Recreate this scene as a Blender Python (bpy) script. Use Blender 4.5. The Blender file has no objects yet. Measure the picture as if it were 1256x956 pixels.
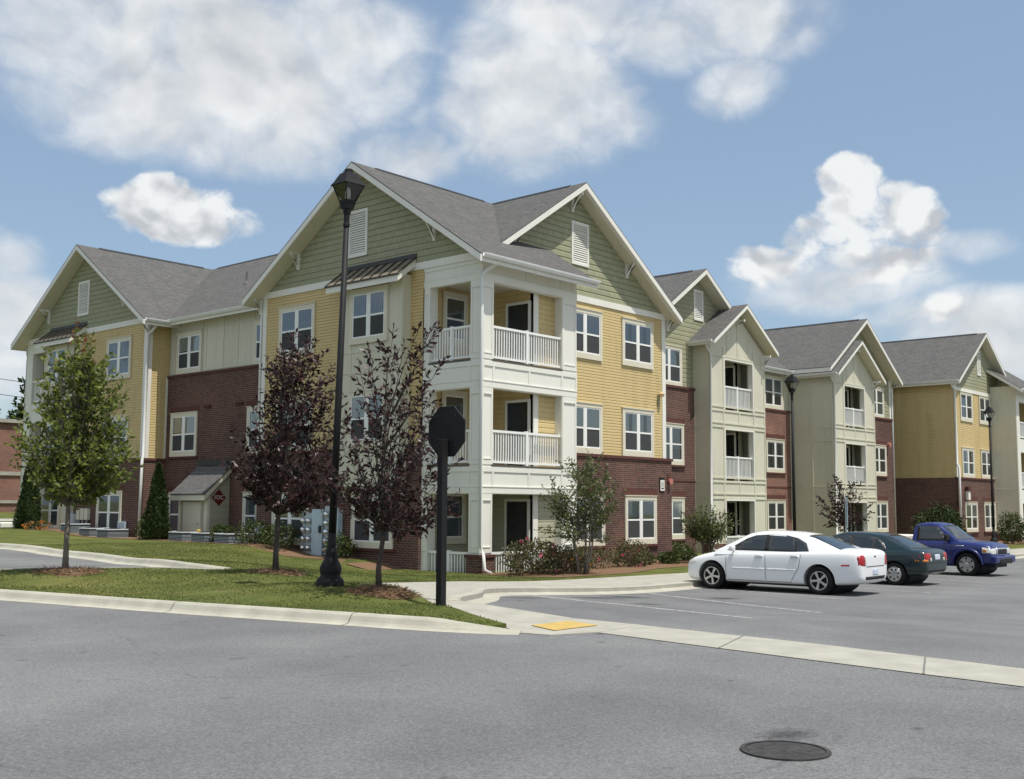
import bpy, bmesh, math, random
import numpy as np
from mathutils import Vector, Matrix
from mathutils.geometry import delaunay_2d_cdt
from mathutils.bvhtree import BVHTree
R_ = math.radians
sc = bpy.context.scene
col = sc.collection

# ------------------------------------------------------------------ camera
cam_d = bpy.data.cameras.new("camera"); cam = bpy.data.objects.new("camera", cam_d); col.objects.link(cam)
right = Vector((0.66310328, -0.74850116, 0.00632869)); down = Vector((0.08110296, 0.06343957, -0.99468474)); fwd = Vector((0.74412119, 0.66009199, 0.10277264))
mw = Matrix((( right.x, -down.x, -fwd.x, -23.44), (right.y, -down.y, -fwd.y, -21.97), (right.z, -down.z, -fwd.z, 2.05), (0, 0, 0, 1)))
cam.matrix_world = mw
cam_d.sensor_width = 36; cam_d.lens = 36 * 1380 / 1256; cam_d.clip_end = 6000; cam_d.clip_start = .1
sc.camera = cam

# ------------------------------------------------------------------ world, sun, exposure
SUN_EL, SUN_H = R_(68.5), Vector((-.03, -1))
sc.view_settings.view_transform = 'Standard'; sc.view_settings.look = 'None'
sc.view_settings.exposure = 0.62; sc.view_settings.gamma = 1; sc.view_settings.use_curve_mapping = False
SKY_STRENGTH = 0.098
w = bpy.data.worlds.new("World"); sc.world = w; w.use_nodes = True
nt = w.node_tree; N = nt.nodes; Lk = nt.links; N.clear()
def wn(t, **k):
    n = N.new(t)
    for a, b in k.items(): setattr(n, a, b)
    return n
def wm(op, a, b=None, c=None, clamp=False):
    n = N.new('ShaderNodeMath'); n.operation = op; n.use_clamp = clamp
    for i, v in enumerate((a, b, c)):
        if v is None: continue
        if isinstance(v, (int, float)): n.inputs[i].default_value = v
        else: Lk.new(v, n.inputs[i])
    return n.outputs[0]
sky = wn('ShaderNodeTexSky', sky_type='NISHITA', sun_disc=False, sun_elevation=SUN_EL, sun_rotation=math.atan2(SUN_H.x, SUN_H.y),
         altitude=200, air_density=1.0, dust_density=1.6, ozone_density=1.4)
tc = wn('ShaderNodeTexCoord'); sx = wn('ShaderNodeSeparateXYZ'); Lk.new(tc.outputs['Generated'], sx.inputs[0])
az = wm('ARCTAN2', sx.outputs[0], sx.outputs[1]); el = wm('ARCSINE', sx.outputs[2])
def sky_vec(dz):
    # a warped copy of the view direction, so that the cloud edges billow
    mp = wn('ShaderNodeMapping'); mp.inputs['Location'].default_value = (0, 0, dz); mp.inputs['Scale'].default_value = (1, 1, 1.25); Lk.new(tc.outputs['Generated'], mp.inputs[0])
    nz = wn('ShaderNodeTexNoise'); nz.inputs['Scale'].default_value = 13; nz.inputs['Detail'].default_value = 5; Lk.new(mp.outputs[0], nz.inputs['Vector'])
    sb = wn('ShaderNodeVectorMath', operation='SUBTRACT'); sb.inputs[1].default_value = (.5, .5, .5); Lk.new(nz.outputs['Color'], sb.inputs[0])
    sc_ = wn('ShaderNodeVectorMath', operation='SCALE'); sc_.inputs['Scale'].default_value = .075; Lk.new(sb.outputs[0], sc_.inputs[0])
    ad = wn('ShaderNodeVectorMath', operation='ADD'); Lk.new(mp.outputs[0], ad.inputs[0]); Lk.new(sc_.outputs[0], ad.inputs[1]); return ad.outputs[0]
def cloud_noise(v, scale, detail, rough=.55):
    n = wn('ShaderNodeTexNoise'); n.inputs['Scale'].default_value = scale; n.inputs['Detail'].default_value = detail; n.inputs['Roughness'].default_value = rough
    Lk.new(v, n.inputs['Vector']); return n.outputs['Fac']
def billow(v, scale, detail=1):
    n = wn('ShaderNodeTexVoronoi', feature='F1'); n.inputs['Scale'].default_value = scale; n.inputs['Detail'].default_value = detail; n.inputs['Roughness'].default_value = .5
    Lk.new(v, n.inputs['Vector']); return wm('SUBTRACT', .62, n.outputs['Distance'])
v0 = sky_vec(0); v1 = sky_vec(-.03)
n1 = cloud_noise(v0, 7, 8, .57); n1b = cloud_noise(v1, 7, 5, .57); b1 = billow(v0, 20); b1b = billow(v1, 20); nc = cloud_noise(v0, 15, 7, .58)
def px2ae(x, y):
    d = right * ((x - 628) / 1380) + down * ((y - 478) / 1380) + fwd; d.normalize()
    return math.atan2(d.x, d.y), math.asin(d.z)
SOFT = [(190, 50, 250, 120, 1.0), (375, 100, 190, 120, 1.0), (150, 120, 170, 80, .85), (650, 120, 150, 105, 1.0), (860, 25, 150, 75, .9), (900, 105, 65, 50, .85), (730, 15, 150, 55, .85), (720, 150, 110, 60, .6), (480, 185, 110, 45, .8), (330, 170, 150, 60, .8),
        (1010, 350, 160, 44, .85), (1180, 388, 140, 42, .85), (925, 345, 80, 36, .6), (1240, 420, 110, 60, .9), (0, 385, 80, 65, .95), (10, 315, 45, 36, .7), (30, 455, 90, 70, .8), (1205, 300, 55, 26, .55), (1165, 295, 30, 16, .5)]
CRISP = [(215, 258, 92, 42, 1.05), (275, 276, 70, 34, .9), (1062, 262, 80, 44, 1.15), (1042, 222, 46, 34, 1.2), (1118, 276, 50, 34, 1.0), (1000, 288, 62, 40, 1.0), (955, 322, 75, 34, .8), (1050, 318, 105, 40, .9), (1150, 385, 70, 26, .6)]
FILL_CLOUDS = [(-150, 24, 36, 18), (-95, 28, 32, 18), (-50, 22, 26, 14), (160, 30, 36, 20), (-170, 58, 34, 16), (-90, 62, 36, 14), (115, 22, 28, 14), (-25, 48, 34, 16)]   # azimuth, elevation, half sizes in degrees: unseen clouds added behind and beside the camera as fill light
def blobs(lst, lim):
    mask = None
    for (x, y, a, b, s) in lst:
        A0, E0 = px2ae(x, y); ca = math.cos(E0)
        dx = wm('MULTIPLY', wm('SUBTRACT', az, A0), ca * 1380 / a); dy = wm('MULTIPLY', wm('SUBTRACT', el, E0), 1380 / b)
        m = wm('MAXIMUM', wm('MULTIPLY', wm('SUBTRACT', lim, wm('ADD', wm('MULTIPLY', dx, dx), wm('MULTIPLY', dy, dy))), s), 0.0)
        mask = m if mask is None else wm('MAXIMUM', mask, m)
    return mask
ms = blobs(SOFT, 1.25); mc = wm('MINIMUM', blobs(CRISP, 1.3), 1.0)
for (a_, e_, w_, h_) in FILL_CLOUDS:
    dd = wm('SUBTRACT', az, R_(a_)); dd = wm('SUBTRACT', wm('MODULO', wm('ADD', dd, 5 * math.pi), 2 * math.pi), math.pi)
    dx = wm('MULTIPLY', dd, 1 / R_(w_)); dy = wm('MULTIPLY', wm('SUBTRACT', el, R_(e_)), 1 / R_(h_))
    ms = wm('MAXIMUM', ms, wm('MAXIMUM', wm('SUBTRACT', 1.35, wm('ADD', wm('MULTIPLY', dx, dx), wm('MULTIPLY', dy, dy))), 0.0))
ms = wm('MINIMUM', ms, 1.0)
def sstep(v, lo, hi):
    r = wn('ShaderNodeMapRange', interpolation_type='SMOOTHSTEP'); r.inputs['From Min'].default_value = lo; r.inputs['From Max'].default_value = hi; Lk.new(v, r.inputs['Value']); return r.outputs[0]
def dsoft(n, b): return wm('ADD', wm('ADD', wm('MULTIPLY', ms, .62), wm('MULTIPLY', wm('SUBTRACT', n, .5), 1.6)), wm('MULTIPLY', b, .16))
def dcrisp(n, b): return wm('ADD', wm('ADD', wm('MULTIPLY', mc, .72), wm('MULTIPLY', wm('SUBTRACT', n, .5), 1.5)), wm('MULTIPLY', b, .40))
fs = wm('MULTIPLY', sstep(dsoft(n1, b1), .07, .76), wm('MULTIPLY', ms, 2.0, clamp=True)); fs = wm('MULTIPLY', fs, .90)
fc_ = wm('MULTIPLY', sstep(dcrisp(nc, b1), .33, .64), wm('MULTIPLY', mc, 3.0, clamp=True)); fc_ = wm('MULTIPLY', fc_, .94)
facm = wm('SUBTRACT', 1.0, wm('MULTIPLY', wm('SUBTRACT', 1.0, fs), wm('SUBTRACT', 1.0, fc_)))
# sunlit tops, greyer undersides: compare the cloud with itself a little higher up
lift = wm('ADD', wm('MULTIPLY', wm('SUBTRACT', n1, n1b), wm('ADD', .65, wm('MULTIPLY', fc_, .5))), wm('MULTIPLY', wm('SUBTRACT', b1, b1b), wm('ADD', .20, wm('MULTIPLY', fc_, .75))))
thick = wm('MULTIPLY', wm('SUBTRACT', dsoft(n1, b1), .42), .22)
shade = wm('ADD', wm('SUBTRACT', .885, wm('MAXIMUM', thick, 0.0)), wm('ADD', lift, wm('MULTIPLY', fc_, .015)))
shade = wm('MINIMUM', wm('MAXIMUM', shade, .60), .985)
cr = wn('ShaderNodeCombineColor')
CB = 6.3
Lk.new(wm('MULTIPLY', shade, CB * .975), cr.inputs[0]); Lk.new(wm('MULTIPLY', wm('ADD', wm('MULTIPLY', shade, .96), .03), CB), cr.inputs[1]); Lk.new(wm('MULTIPLY', wm('ADD', wm('MULTIPLY', shade, .86), .11), CB * 1.02), cr.inputs[2])
tint = wn('ShaderNodeMix', data_type='RGBA', blend_type='MULTIPLY'); tint.inputs[0].default_value = 1
Lk.new(sky.outputs[0], tint.inputs[6]); tint.inputs[7].default_value = (1.02, 1.03, .935, 1)
hazy = wn('ShaderNodeMix', data_type='RGBA'); hazy.inputs[0].default_value = .5; Lk.new(tint.outputs[2], hazy.inputs[6]); hazy.inputs[7].default_value = (2.15, 2.97, 4.25, 1)
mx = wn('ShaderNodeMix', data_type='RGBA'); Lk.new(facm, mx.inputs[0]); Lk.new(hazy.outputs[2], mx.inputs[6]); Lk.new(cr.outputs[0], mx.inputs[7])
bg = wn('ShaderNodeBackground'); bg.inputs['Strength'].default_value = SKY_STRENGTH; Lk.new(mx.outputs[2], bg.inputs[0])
wo = wn('ShaderNodeOutputWorld'); Lk.new(bg.outputs[0], wo.inputs[0])
sl = bpy.data.lights.new("sun", 'SUN'); sl.energy = 3.3; sl.angle = R_(.53); sl.color = (1, .955, .88)
so = bpy.data.objects.new("sun", sl); col.objects.link(so); so.location = (0, -30, 60)
hz = SUN_H.normalized()
tosun = Vector((hz.x * math.cos(SUN_EL), hz.y * math.cos(SUN_EL), math.sin(SUN_EL)))
so.rotation_euler = tosun.to_track_quat('Z', 'Y').to_euler()

# ------------------------------------------------------------------ materials
MATS = {}
class NB:
    def __init__(s, name):
        s.m = bpy.data.materials.new(name); s.m.use_nodes = True; s.t = s.m.node_tree; s.n = s.t.nodes; s.b = s.n['Principled BSDF']
    def new(s, t, **k):
        n = s.n.new(t)
        for a, b in k.items(): setattr(n, a, b)
        return n
    def link(s, a, b): s.t.links.new(a, b)
    def math(s, op, a, b=None, clamp=False):
        n = s.n.new('ShaderNodeMath'); n.operation = op; n.use_clamp = clamp
        for i, v in enumerate((a, b)):
            if v is None: continue
            if isinstance(v, (int, float)): n.inputs[i].default_value = v
            else: s.link(v, n.inputs[i])
        return n.outputs[0]
    def noise(s, scale, detail=4, coord='Object', rough=.55, stretch=None):
        tc = s.new('ShaderNodeTexCoord'); n = s.new('ShaderNodeTexNoise'); n.inputs['Scale'].default_value = scale; n.inputs['Detail'].default_value = detail; n.inputs['Roughness'].default_value = rough
        src = tc.outputs[coord]
        if coord == 'World':
            pass
        if stretch:
            mp = s.new('ShaderNodeMapping'); mp.inputs['Scale'].default_value = stretch; s.link(src, mp.inputs[0]); src = mp.outputs[0]
        s.link(src, n.inputs['Vector']); return n.outputs['Fac']
    def ramp(s, fac, stops):
        r = s.new('ShaderNodeValToRGB'); e = r.color_ramp.elements
        while len(e) < len(stops): e.new(.5)
        for i, (p, c) in enumerate(stops): e[i].position = p; e[i].color = (*c, 1)
        s.link(fac, r.inputs[0]); return r.outputs[0]
    def mix(s, fac, a, b, blend='MIX'):
        m = s.new('ShaderNodeMix', data_type='RGBA', blend_type=blend)
        for sock, v in ((m.inputs[0], fac), (m.inputs[6], a), (m.inputs[7], b)):
            if isinstance(v, (int, float)): sock.default_value = v
            elif isinstance(v, tuple): sock.default_value = (*v, 1)
            else: s.link(v, sock)
        return m.outputs[2]
    def bump(s, h, strength=.3, dist=.01):
        b = s.new('ShaderNodeBump'); b.inputs['Strength'].default_value = strength; b.inputs['Distance'].default_value = dist
        s.link(h, b.inputs['Height']); s.link(b.outputs[0], s.b.inputs['Normal'])
    def fin(s, c=None, rough=.6, spec=.3, metal=0):
        if c is not None:
            if isinstance(c, tuple): s.b.inputs['Base Color'].default_value = (*c, 1)
            else: s.link(c, s.b.inputs['Base Color'])
        if isinstance(rough, (int, float)): s.b.inputs['Roughness'].default_value = rough
        else: s.link(rough, s.b.inputs['Roughness'])
        s.b.inputs['Specular IOR Level'].default_value = spec; s.b.inputs['Metallic'].default_value = metal
        MATS[s.m.name] = s.m; return s.m
def simple(name, c, rough=.6, spec=.3, metal=0, var=.12, scale=3, bump=0, bscale=60):
    s = NB(name)
    f = s.noise(scale, 5)
    lo = tuple(v * (1 - var) for v in c); hi = tuple(min(1, v * (1 + var)) for v in c)
    cc = s.ramp(f, [(.3, lo), (.7, hi)])
    if bump: s.bump(s.noise(bscale, 3), bump, .005)
    return s.fin(cc, rough, spec, metal)
def weathered(name, c, rough, k=1.0):
    # streaks that ran down the wall and dust that gathered on it
    s = NB(name); st = s.noise(2.6, 5, stretch=(1, 1, .10)); bl = s.noise(.55, 5); fine = s.noise(17, 3)
    f = s.math('ADD', s.math('MULTIPLY', st, .5), s.math('MULTIPLY', bl, .5))
    cc = s.ramp(f, [(.34, tuple(v * (1 - .17 * k) for v in c)), (.48, c), (.68, tuple(min(1, v * (1 + .05 * k)) for v in c))])
    cc = s.mix(1.0, cc, s.ramp(fine, [(.3, (.95, .95, .95)), (.7, (1.03, 1.03, 1.03))]), 'MULTIPLY')
    return s.fin(cc, rough)
WHITE = simple('white_trim', (.74, .725, .66), .5, var=.04, scale=1.2)
CREAM = weathered('cream_panel', (.60, .575, .46), .6, .6)
PANELW = weathered('white_panel', (.74, .73, .66), .55, .38)
SOFFIT = simple('soffit_cream', (.62, .58, .45), .6, var=.04)
TRIMTAN = simple('window_trim_paint', (.64, .60, .48), .55, var=.04)
YELLOW = weathered('yellow_siding', (.585, .455, .225), .6)
GREENL = simple('green_siding', (.315, .312, .205), .65, var=.06, scale=.9)
GUTTER = simple('gutter_white', (.74, .74, .72), .35, .5, var=.04)
VINYL = simple('vinyl_white', (.80, .80, .77), .35, .5, var=.03)
GRAYM = simple('grey_metal', (.40, .46, .50), .4, .5, var=.1)
DARKM = simple('dark_metal', (.02, .02, .021), .45, .45, var=.3)
BLACKP = simple('black_paint', (.011, .011, .012), .62, .25, var=.3)
BRONZE = simple('bronze_metal_roof', (.20, .17, .125), .45, .5, var=.12)
BRONZED = simple('bronze_flashing', (.03, .028, .026), .45, .5)
DOORC = simple('door_paint', (.60, .57, .45), .55, var=.04)
DARKGL = simple('dark_door_glass', (.025, .026, .027), .15, .6, var=.2)
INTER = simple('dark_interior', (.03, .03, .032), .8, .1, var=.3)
SCREEN = simple('insect_screen', (.055, .058, .06), .75, .2, var=.1)
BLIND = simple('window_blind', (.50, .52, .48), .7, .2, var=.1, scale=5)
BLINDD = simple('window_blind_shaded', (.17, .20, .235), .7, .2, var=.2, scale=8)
RED = simple('sign_red', (.13, .012, .014), .6)
YEL = simple('safety_yellow', (.38, .28, .05), .6, var=.1)
OLIVE = simple('olive_siding', (.40, .385, .28), .65, var=.05)
def shake():
    s = NB('green_shake')
    uv = s.new('ShaderNodeUVMap'); b = s.new('ShaderNodeTexBrick'); b.offset = .61; b.offset_frequency = 3; b.squash = 1.35; b.squash_frequency = 2
    b.inputs['Scale'].default_value = 1; b.inputs['Brick Width'].default_value = .155; b.inputs['Row Height'].default_value = .2; b.inputs['Mortar Size'].default_value = .004
    b.inputs['Color1'].default_value = (.298, .30, .195, 1); b.inputs['Color2'].default_value = (.34, .342, .222, 1); b.inputs['Mortar'].default_value = (.16, .165, .115, 1); b.inputs['Bias'].default_value = 0
    s.link(uv.outputs[0], b.inputs['Vector'])
    s.bump(s.math('SUBTRACT', 1, b.outputs['Fac']), .6, .008)
    return s.fin(b.outputs['Color'], .7)
SHAKE = shake()
def brick(name, c1, c2, mortar):
    s = NB(name)
    uv = s.new('ShaderNodeUVMap'); b = s.new('ShaderNodeTexBrick')
    b.inputs['Scale'].default_value = 1; b.inputs['Brick Width'].default_value = .205; b.inputs['Row Height'].default_value = .072; b.inputs['Mortar Size'].default_value = .009; b.inputs['Mortar Smooth'].default_value = .2
    b.inputs['Color1'].default_value = (*c1, 1); b.inputs['Color2'].default_value = (*c2, 1); b.inputs['Mortar'].default_value = (*mortar, 1); b.inputs['Bias'].default_value = -.1
    s.link(uv.outputs[0], b.inputs['Vector'])
    big = s.noise(.7, 4); small = s.noise(9, 3)
    f = s.ramp(s.math('ADD', s.math('MULTIPLY', big, .6), s.math('MULTIPLY', small, .4)), [(.32, (.62, .62, .65)), (.5, (1, 1, 1)), (.68, (1.3, 1.24, 1.16))])
    c = s.mix(1.0, b.outputs['Color'], f, 'MULTIPLY')
    s.bump(s.math('SUBTRACT', 1, b.outputs['Fac']), .7, .008)
    return s.fin(c, .85, .15)
BRICK = brick('red_brick', (.132, .055, .043), (.072, .037, .032), (.195, .165, .142))
BRICKO = brick('orange_brick', (.235, .100, .072), (.165, .070, .056), (.29, .235, .20))
SOLDIER = simple('brick_ledge', (.105, .048, .040), .85, .15, var=.25, scale=14)
def shingle():
    s = NB('roof_shingle')
    uv = s.new('ShaderNodeUVMap'); b = s.new('ShaderNodeTexBrick'); b.offset = .43
    b.inputs['Scale'].default_value = 1; b.inputs['Brick Width'].default_value = .30; b.inputs['Row Height'].default_value = .14; b.inputs['Mortar Size'].default_value = .006
    b.inputs['Color1'].default_value = (.102, .102, .102, 1); b.inputs['Color2'].default_value = (.128, .126, .122, 1); b.inputs['Mortar'].default_value = (.078, .078, .077, 1)
    s.link(uv.outputs[0], b.inputs['Vector'])
    f = s.ramp(s.noise(7, 5), [(.3, (.84, .84, .86)), (.7, (1.14, 1.12, 1.09))])
    sp = s.ramp(s.noise(11, 3, rough=.7), [(.28, (.72, .73, .75)), (.45, (1, 1, 1)), (.60, (1, 1, 1)), (.72, (1.38, 1.28, 1.10))])
    c = s.mix(1.0, s.mix(1.0, b.outputs['Color'], f, 'MULTIPLY'), sp, 'MULTIPLY')
    s.bump(s.math('ADD', s.math('MULTIPLY', s.math('SUBTRACT', 1, b.outputs['Fac']), .6), s.noise(60, 3)), .5, .01)
    return s.fin(c, .95, .12)
SHINGLE = shingle()
def asphalt():
    s = NB('asphalt')
    f = s.noise(120, 4, rough=.7); f2 = s.noise(34, 3); g = s.noise(.22, 6); g2 = s.noise(.9, 6)
    c = s.ramp(f, [(.28, (.087, .088, .090)), (.5, (.152, .153, .155)), (.74, (.285, .283, .278))])
    c = s.mix(1.0, c, s.ramp(f2, [(.32, (.78, .78, .79)), (.68, (1.2, 1.2, 1.19))]), 'MULTIPLY')
    c = s.mix(1.0, c, s.ramp(g, [(.34, (.86, .86, .87)), (.66, (1.10, 1.10, 1.09))]), 'MULTIPLY')
    c = s.mix(1.0, c, s.ramp(g2, [(.32, (.90, .90, .91)), (.62, (1.05, 1.05, 1.05))]), 'MULTIPLY')
    v = s.noise(3.1, 2); st = s.ramp(v, [(.24, (.66, .66, .67)), (.30, (1, 1, 1))]); c = s.mix(1.0, c, st, 'MULTIPLY')
    tc = s.new('ShaderNodeTexCoord'); nz = s.new('ShaderNodeTexNoise'); nz.inputs['Scale'].default_value = 1.1; nz.inputs['Detail'].default_value = 6; s.link(tc.outputs['Object'], nz.inputs['Vector'])
    wv = s.new('ShaderNodeVectorMath', operation='MULTIPLY_ADD'); wv.inputs[1].default_value = (.9, .9, .9); s.link(nz.outputs['Color'], wv.inputs[0]); s.link(tc.outputs['Object'], wv.inputs[2])
    vc = s.new('ShaderNodeTexVoronoi', feature='DISTANCE_TO_EDGE'); vc.inputs['Scale'].default_value = .21; s.link(wv.outputs[0], vc.inputs['Vector'])
    crk = s.ramp(vc.outputs['Distance'], [(.0, (.74, .74, .75)), (.003, (.84, .84, .85)), (.006, (1, 1, 1))])
    msk = s.ramp(s.noise(.33, 3), [(.46, (0, 0, 0)), (.60, (1, 1, 1))])
    c = s.mix(msk, c, s.mix(1.0, c, crk, 'MULTIPLY'))
    grit = s.ramp(s.noise(60, 2), [(.70, (1, 1, 1)), (.76, (1.5, 1.48, 1.42))]); c = s.mix(1.0, c, grit, 'MULTIPLY')
    s.bump(f, .5, .006)
    return s.fin(c, .9, .2)
ASPHALT = asphalt()
def concrete(name, c, joint=0):
    s = NB(name)
    f = s.noise(2.2, 6); g = s.noise(70, 3)
    cc = s.ramp(f, [(.3, tuple(v * .84 for v in c)), (.7, tuple(v * 1.1 for v in c))])
    cc = s.mix(1.0, cc, s.ramp(g, [(.3, (.9, .9, .9)), (.7, (1.08, 1.08, 1.07))]), 'MULTIPLY')
    s.bump(g, .25, .003)
    return s.fin(cc, .85, .2)
CONC = concrete('concrete', (.36, .348, .30)); CONCL = concrete('kerb_concrete', (.405, .388, .325))
def lawnm():
    s = NB('lawn_grass')
    f = s.noise(1.0, 6); g = s.noise(38, 3); h = s.noise(.35, 3)
    c = s.ramp(f, [(.30, (.070, .086, .024)), (.5, (.102, .118, .034)), (.74, (.150, .152, .058))])
    c = s.mix(1.0, c, s.ramp(g, [(.3, (.84, .85, .83)), (.7, (1.14, 1.12, 1.1))]), 'MULTIPLY')
    c = s.mix(1.0, c, s.ramp(h, [(.35, (.9, .95, .9)), (.65, (1.12, 1.05, 1.0))]), 'MULTIPLY')
    s.bump(g, .8, .03)
    return s.fin(c, .9, .1)
LAWN = lawnm()
def leafm(name, c1, c2, rough=.5, trans=.25):
    s = NB(name)
    g = s.new('ShaderNodeNewGeometry')
    c = s.ramp(g.outputs['Random Per Island'], [(0, c1), (1, c2)])
    s.fin(c, rough, .35)
    t = s.new('ShaderNodeBsdfTranslucent'); s.link(c, t.inputs[0])
    m = s.new('ShaderNodeMixShader'); m.inputs[0].default_value = trans
    o = s.n['Material Output']; s.link(s.b.outputs[0], m.inputs[1]); s.link(t.outputs[0], m.inputs[2]); s.link(m.outputs[0], o.inputs[0])
    return s.m
PLUM = leafm('plum_leaf', (.018, .008, .010), (.060, .022, .022), .42, .15)
GREENLEAF = leafm('green_leaf', (.070, .105, .016), (.21, .25, .045), .45, .38)
NEWLEAF = leafm('new_red_leaf', (.16, .030, .015), (.22, .12, .03), .5, .3)
CRAPE = leafm('crape_leaf', (.042, .064, .016), (.135, .165, .045), .5, .25)
CYP = leafm('cypress_leaf', (.014, .030, .006), (.040, .062, .012), .7, .1)
BUSH = leafm('bush_leaf', (.030, .050, .010), (.085, .110, .028), .5, .2)
ROSEL = leafm('rose_leaf', (.055, .060, .024), (.16, .14, .065), .5, .2)
PINK = leafm('pink_petal', (.48, .06, .13), (.62, .16, .24), .6, .3)
ORANGE = leafm('orange_petal', (.55, .16, .02), (.60, .25, .04), .6, .3)
GRASSB = leafm('grass_blade', (.098, .120, .030), (.155, .172, .052), .6, .45)
STRAW = leafm('pine_straw_fibre', (.14, .085, .048), (.28, .18, .11), .8, .1)
BARK = simple('bark', (.16, .14, .12), .9, .1, var=.35, scale=14, bump=.5)
BARKD = simple('dark_bark', (.075, .065, .058), .9, .1, var=.35, scale=14, bump=.5)
MULCH = simple('pine_straw', (.17, .108, .068), .95, .05, var=.5, scale=40, bump=1, bscale=90)
def glassm(name, tint, fmin, ior):
    s = NB(name)
    tr = s.new('ShaderNodeBsdfTransparent'); tr.inputs[0].default_value = (*tint, 1)
    gl = s.new('ShaderNodeBsdfGlossy'); gl.inputs['Roughness'].default_value = .02; gl.inputs[0].default_value = (1, 1, 1, 1)
    fr = s.new('ShaderNodeFresnel'); fr.inputs[0].default_value = ior
    f = s.math('ADD', s.math('MULTIPLY', fr.outputs[0], 1 - fmin), fmin)
    m = s.new('ShaderNodeMixShader'); s.link(f, m.inputs[0]); s.link(tr.outputs[0], m.inputs[1]); s.link(gl.outputs[0], m.inputs[2])
    s.link(m.outputs[0], s.n['Material Output'].inputs[0]); MATS[name] = s.m; return s.m
GLASS = glassm('window_glass', (.86, .90, .90), .10, 1.6)
CARGLASS = simple('car_glass', (.016, .022, .024), .03, 1.0, var=.3, scale=1.5)
LAMPGL = glassm('lamp_glass', (.93, .94, .92), .04, 1.45)
def paint(name, c, flake=0):
    s = NB(name); s.fin(c, .32, .5); s.b.inputs['Coat Weight'].default_value = .6; s.b.inputs['Coat Roughness'].default_value = .06
    if flake: s.b.inputs['Metallic'].default_value = flake
    f = s.noise(5, 4); s.link(s.ramp(f, [(.3, (.30, .30, .30)), (.7, (.40, .40, .40))]), s.b.inputs['Roughness'])
    return s.m
CARW = paint('white_car_paint', (.78, .79, .80)); CARG = paint('dark_green_car_paint', (.003, .018, .024), .0); CARB = paint('blue_truck_paint', (.005, .014, .115), .0)
TYRE = simple('tyre_rubber', (.012, .012, .012), .8, .2); ALLOY = simple('alloy', (.55, .55, .54), .3, .5, .85, var=.08); ALLOYD = simple('dark_alloy', (.07, .07, .072), .4, .5, .6)
CHROME = simple('chrome', (.72, .72, .72), .12, .6, 1, var=.03); PLASTIC = simple('black_plastic', (.018, .018, .019), .6, .3)
TAILR = simple('tail_lens_red', (.36, .012, .018), .12, .6, var=.2); TAILA = simple('lens_amber', (.50, .15, .02), .15, .6); LENSW = simple('lens_clear', (.62, .62, .60), .1, .7)
PLATE = simple('number_plate', (.50, .56, .66), .5, var=.3, scale=18)
PAINTL = simple('road_paint', (.31, .31, .305), .85, .15, var=.5, scale=9)
IRON = simple('cast_iron', (.042, .040, .038), .7, .3, var=.4, scale=12, bump=.6, bscale=40)
TACT = simple('tactile_yellow', (.46, .325, .11), .75, .2, var=.12, scale=4)
STRAWM = MULCH

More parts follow.
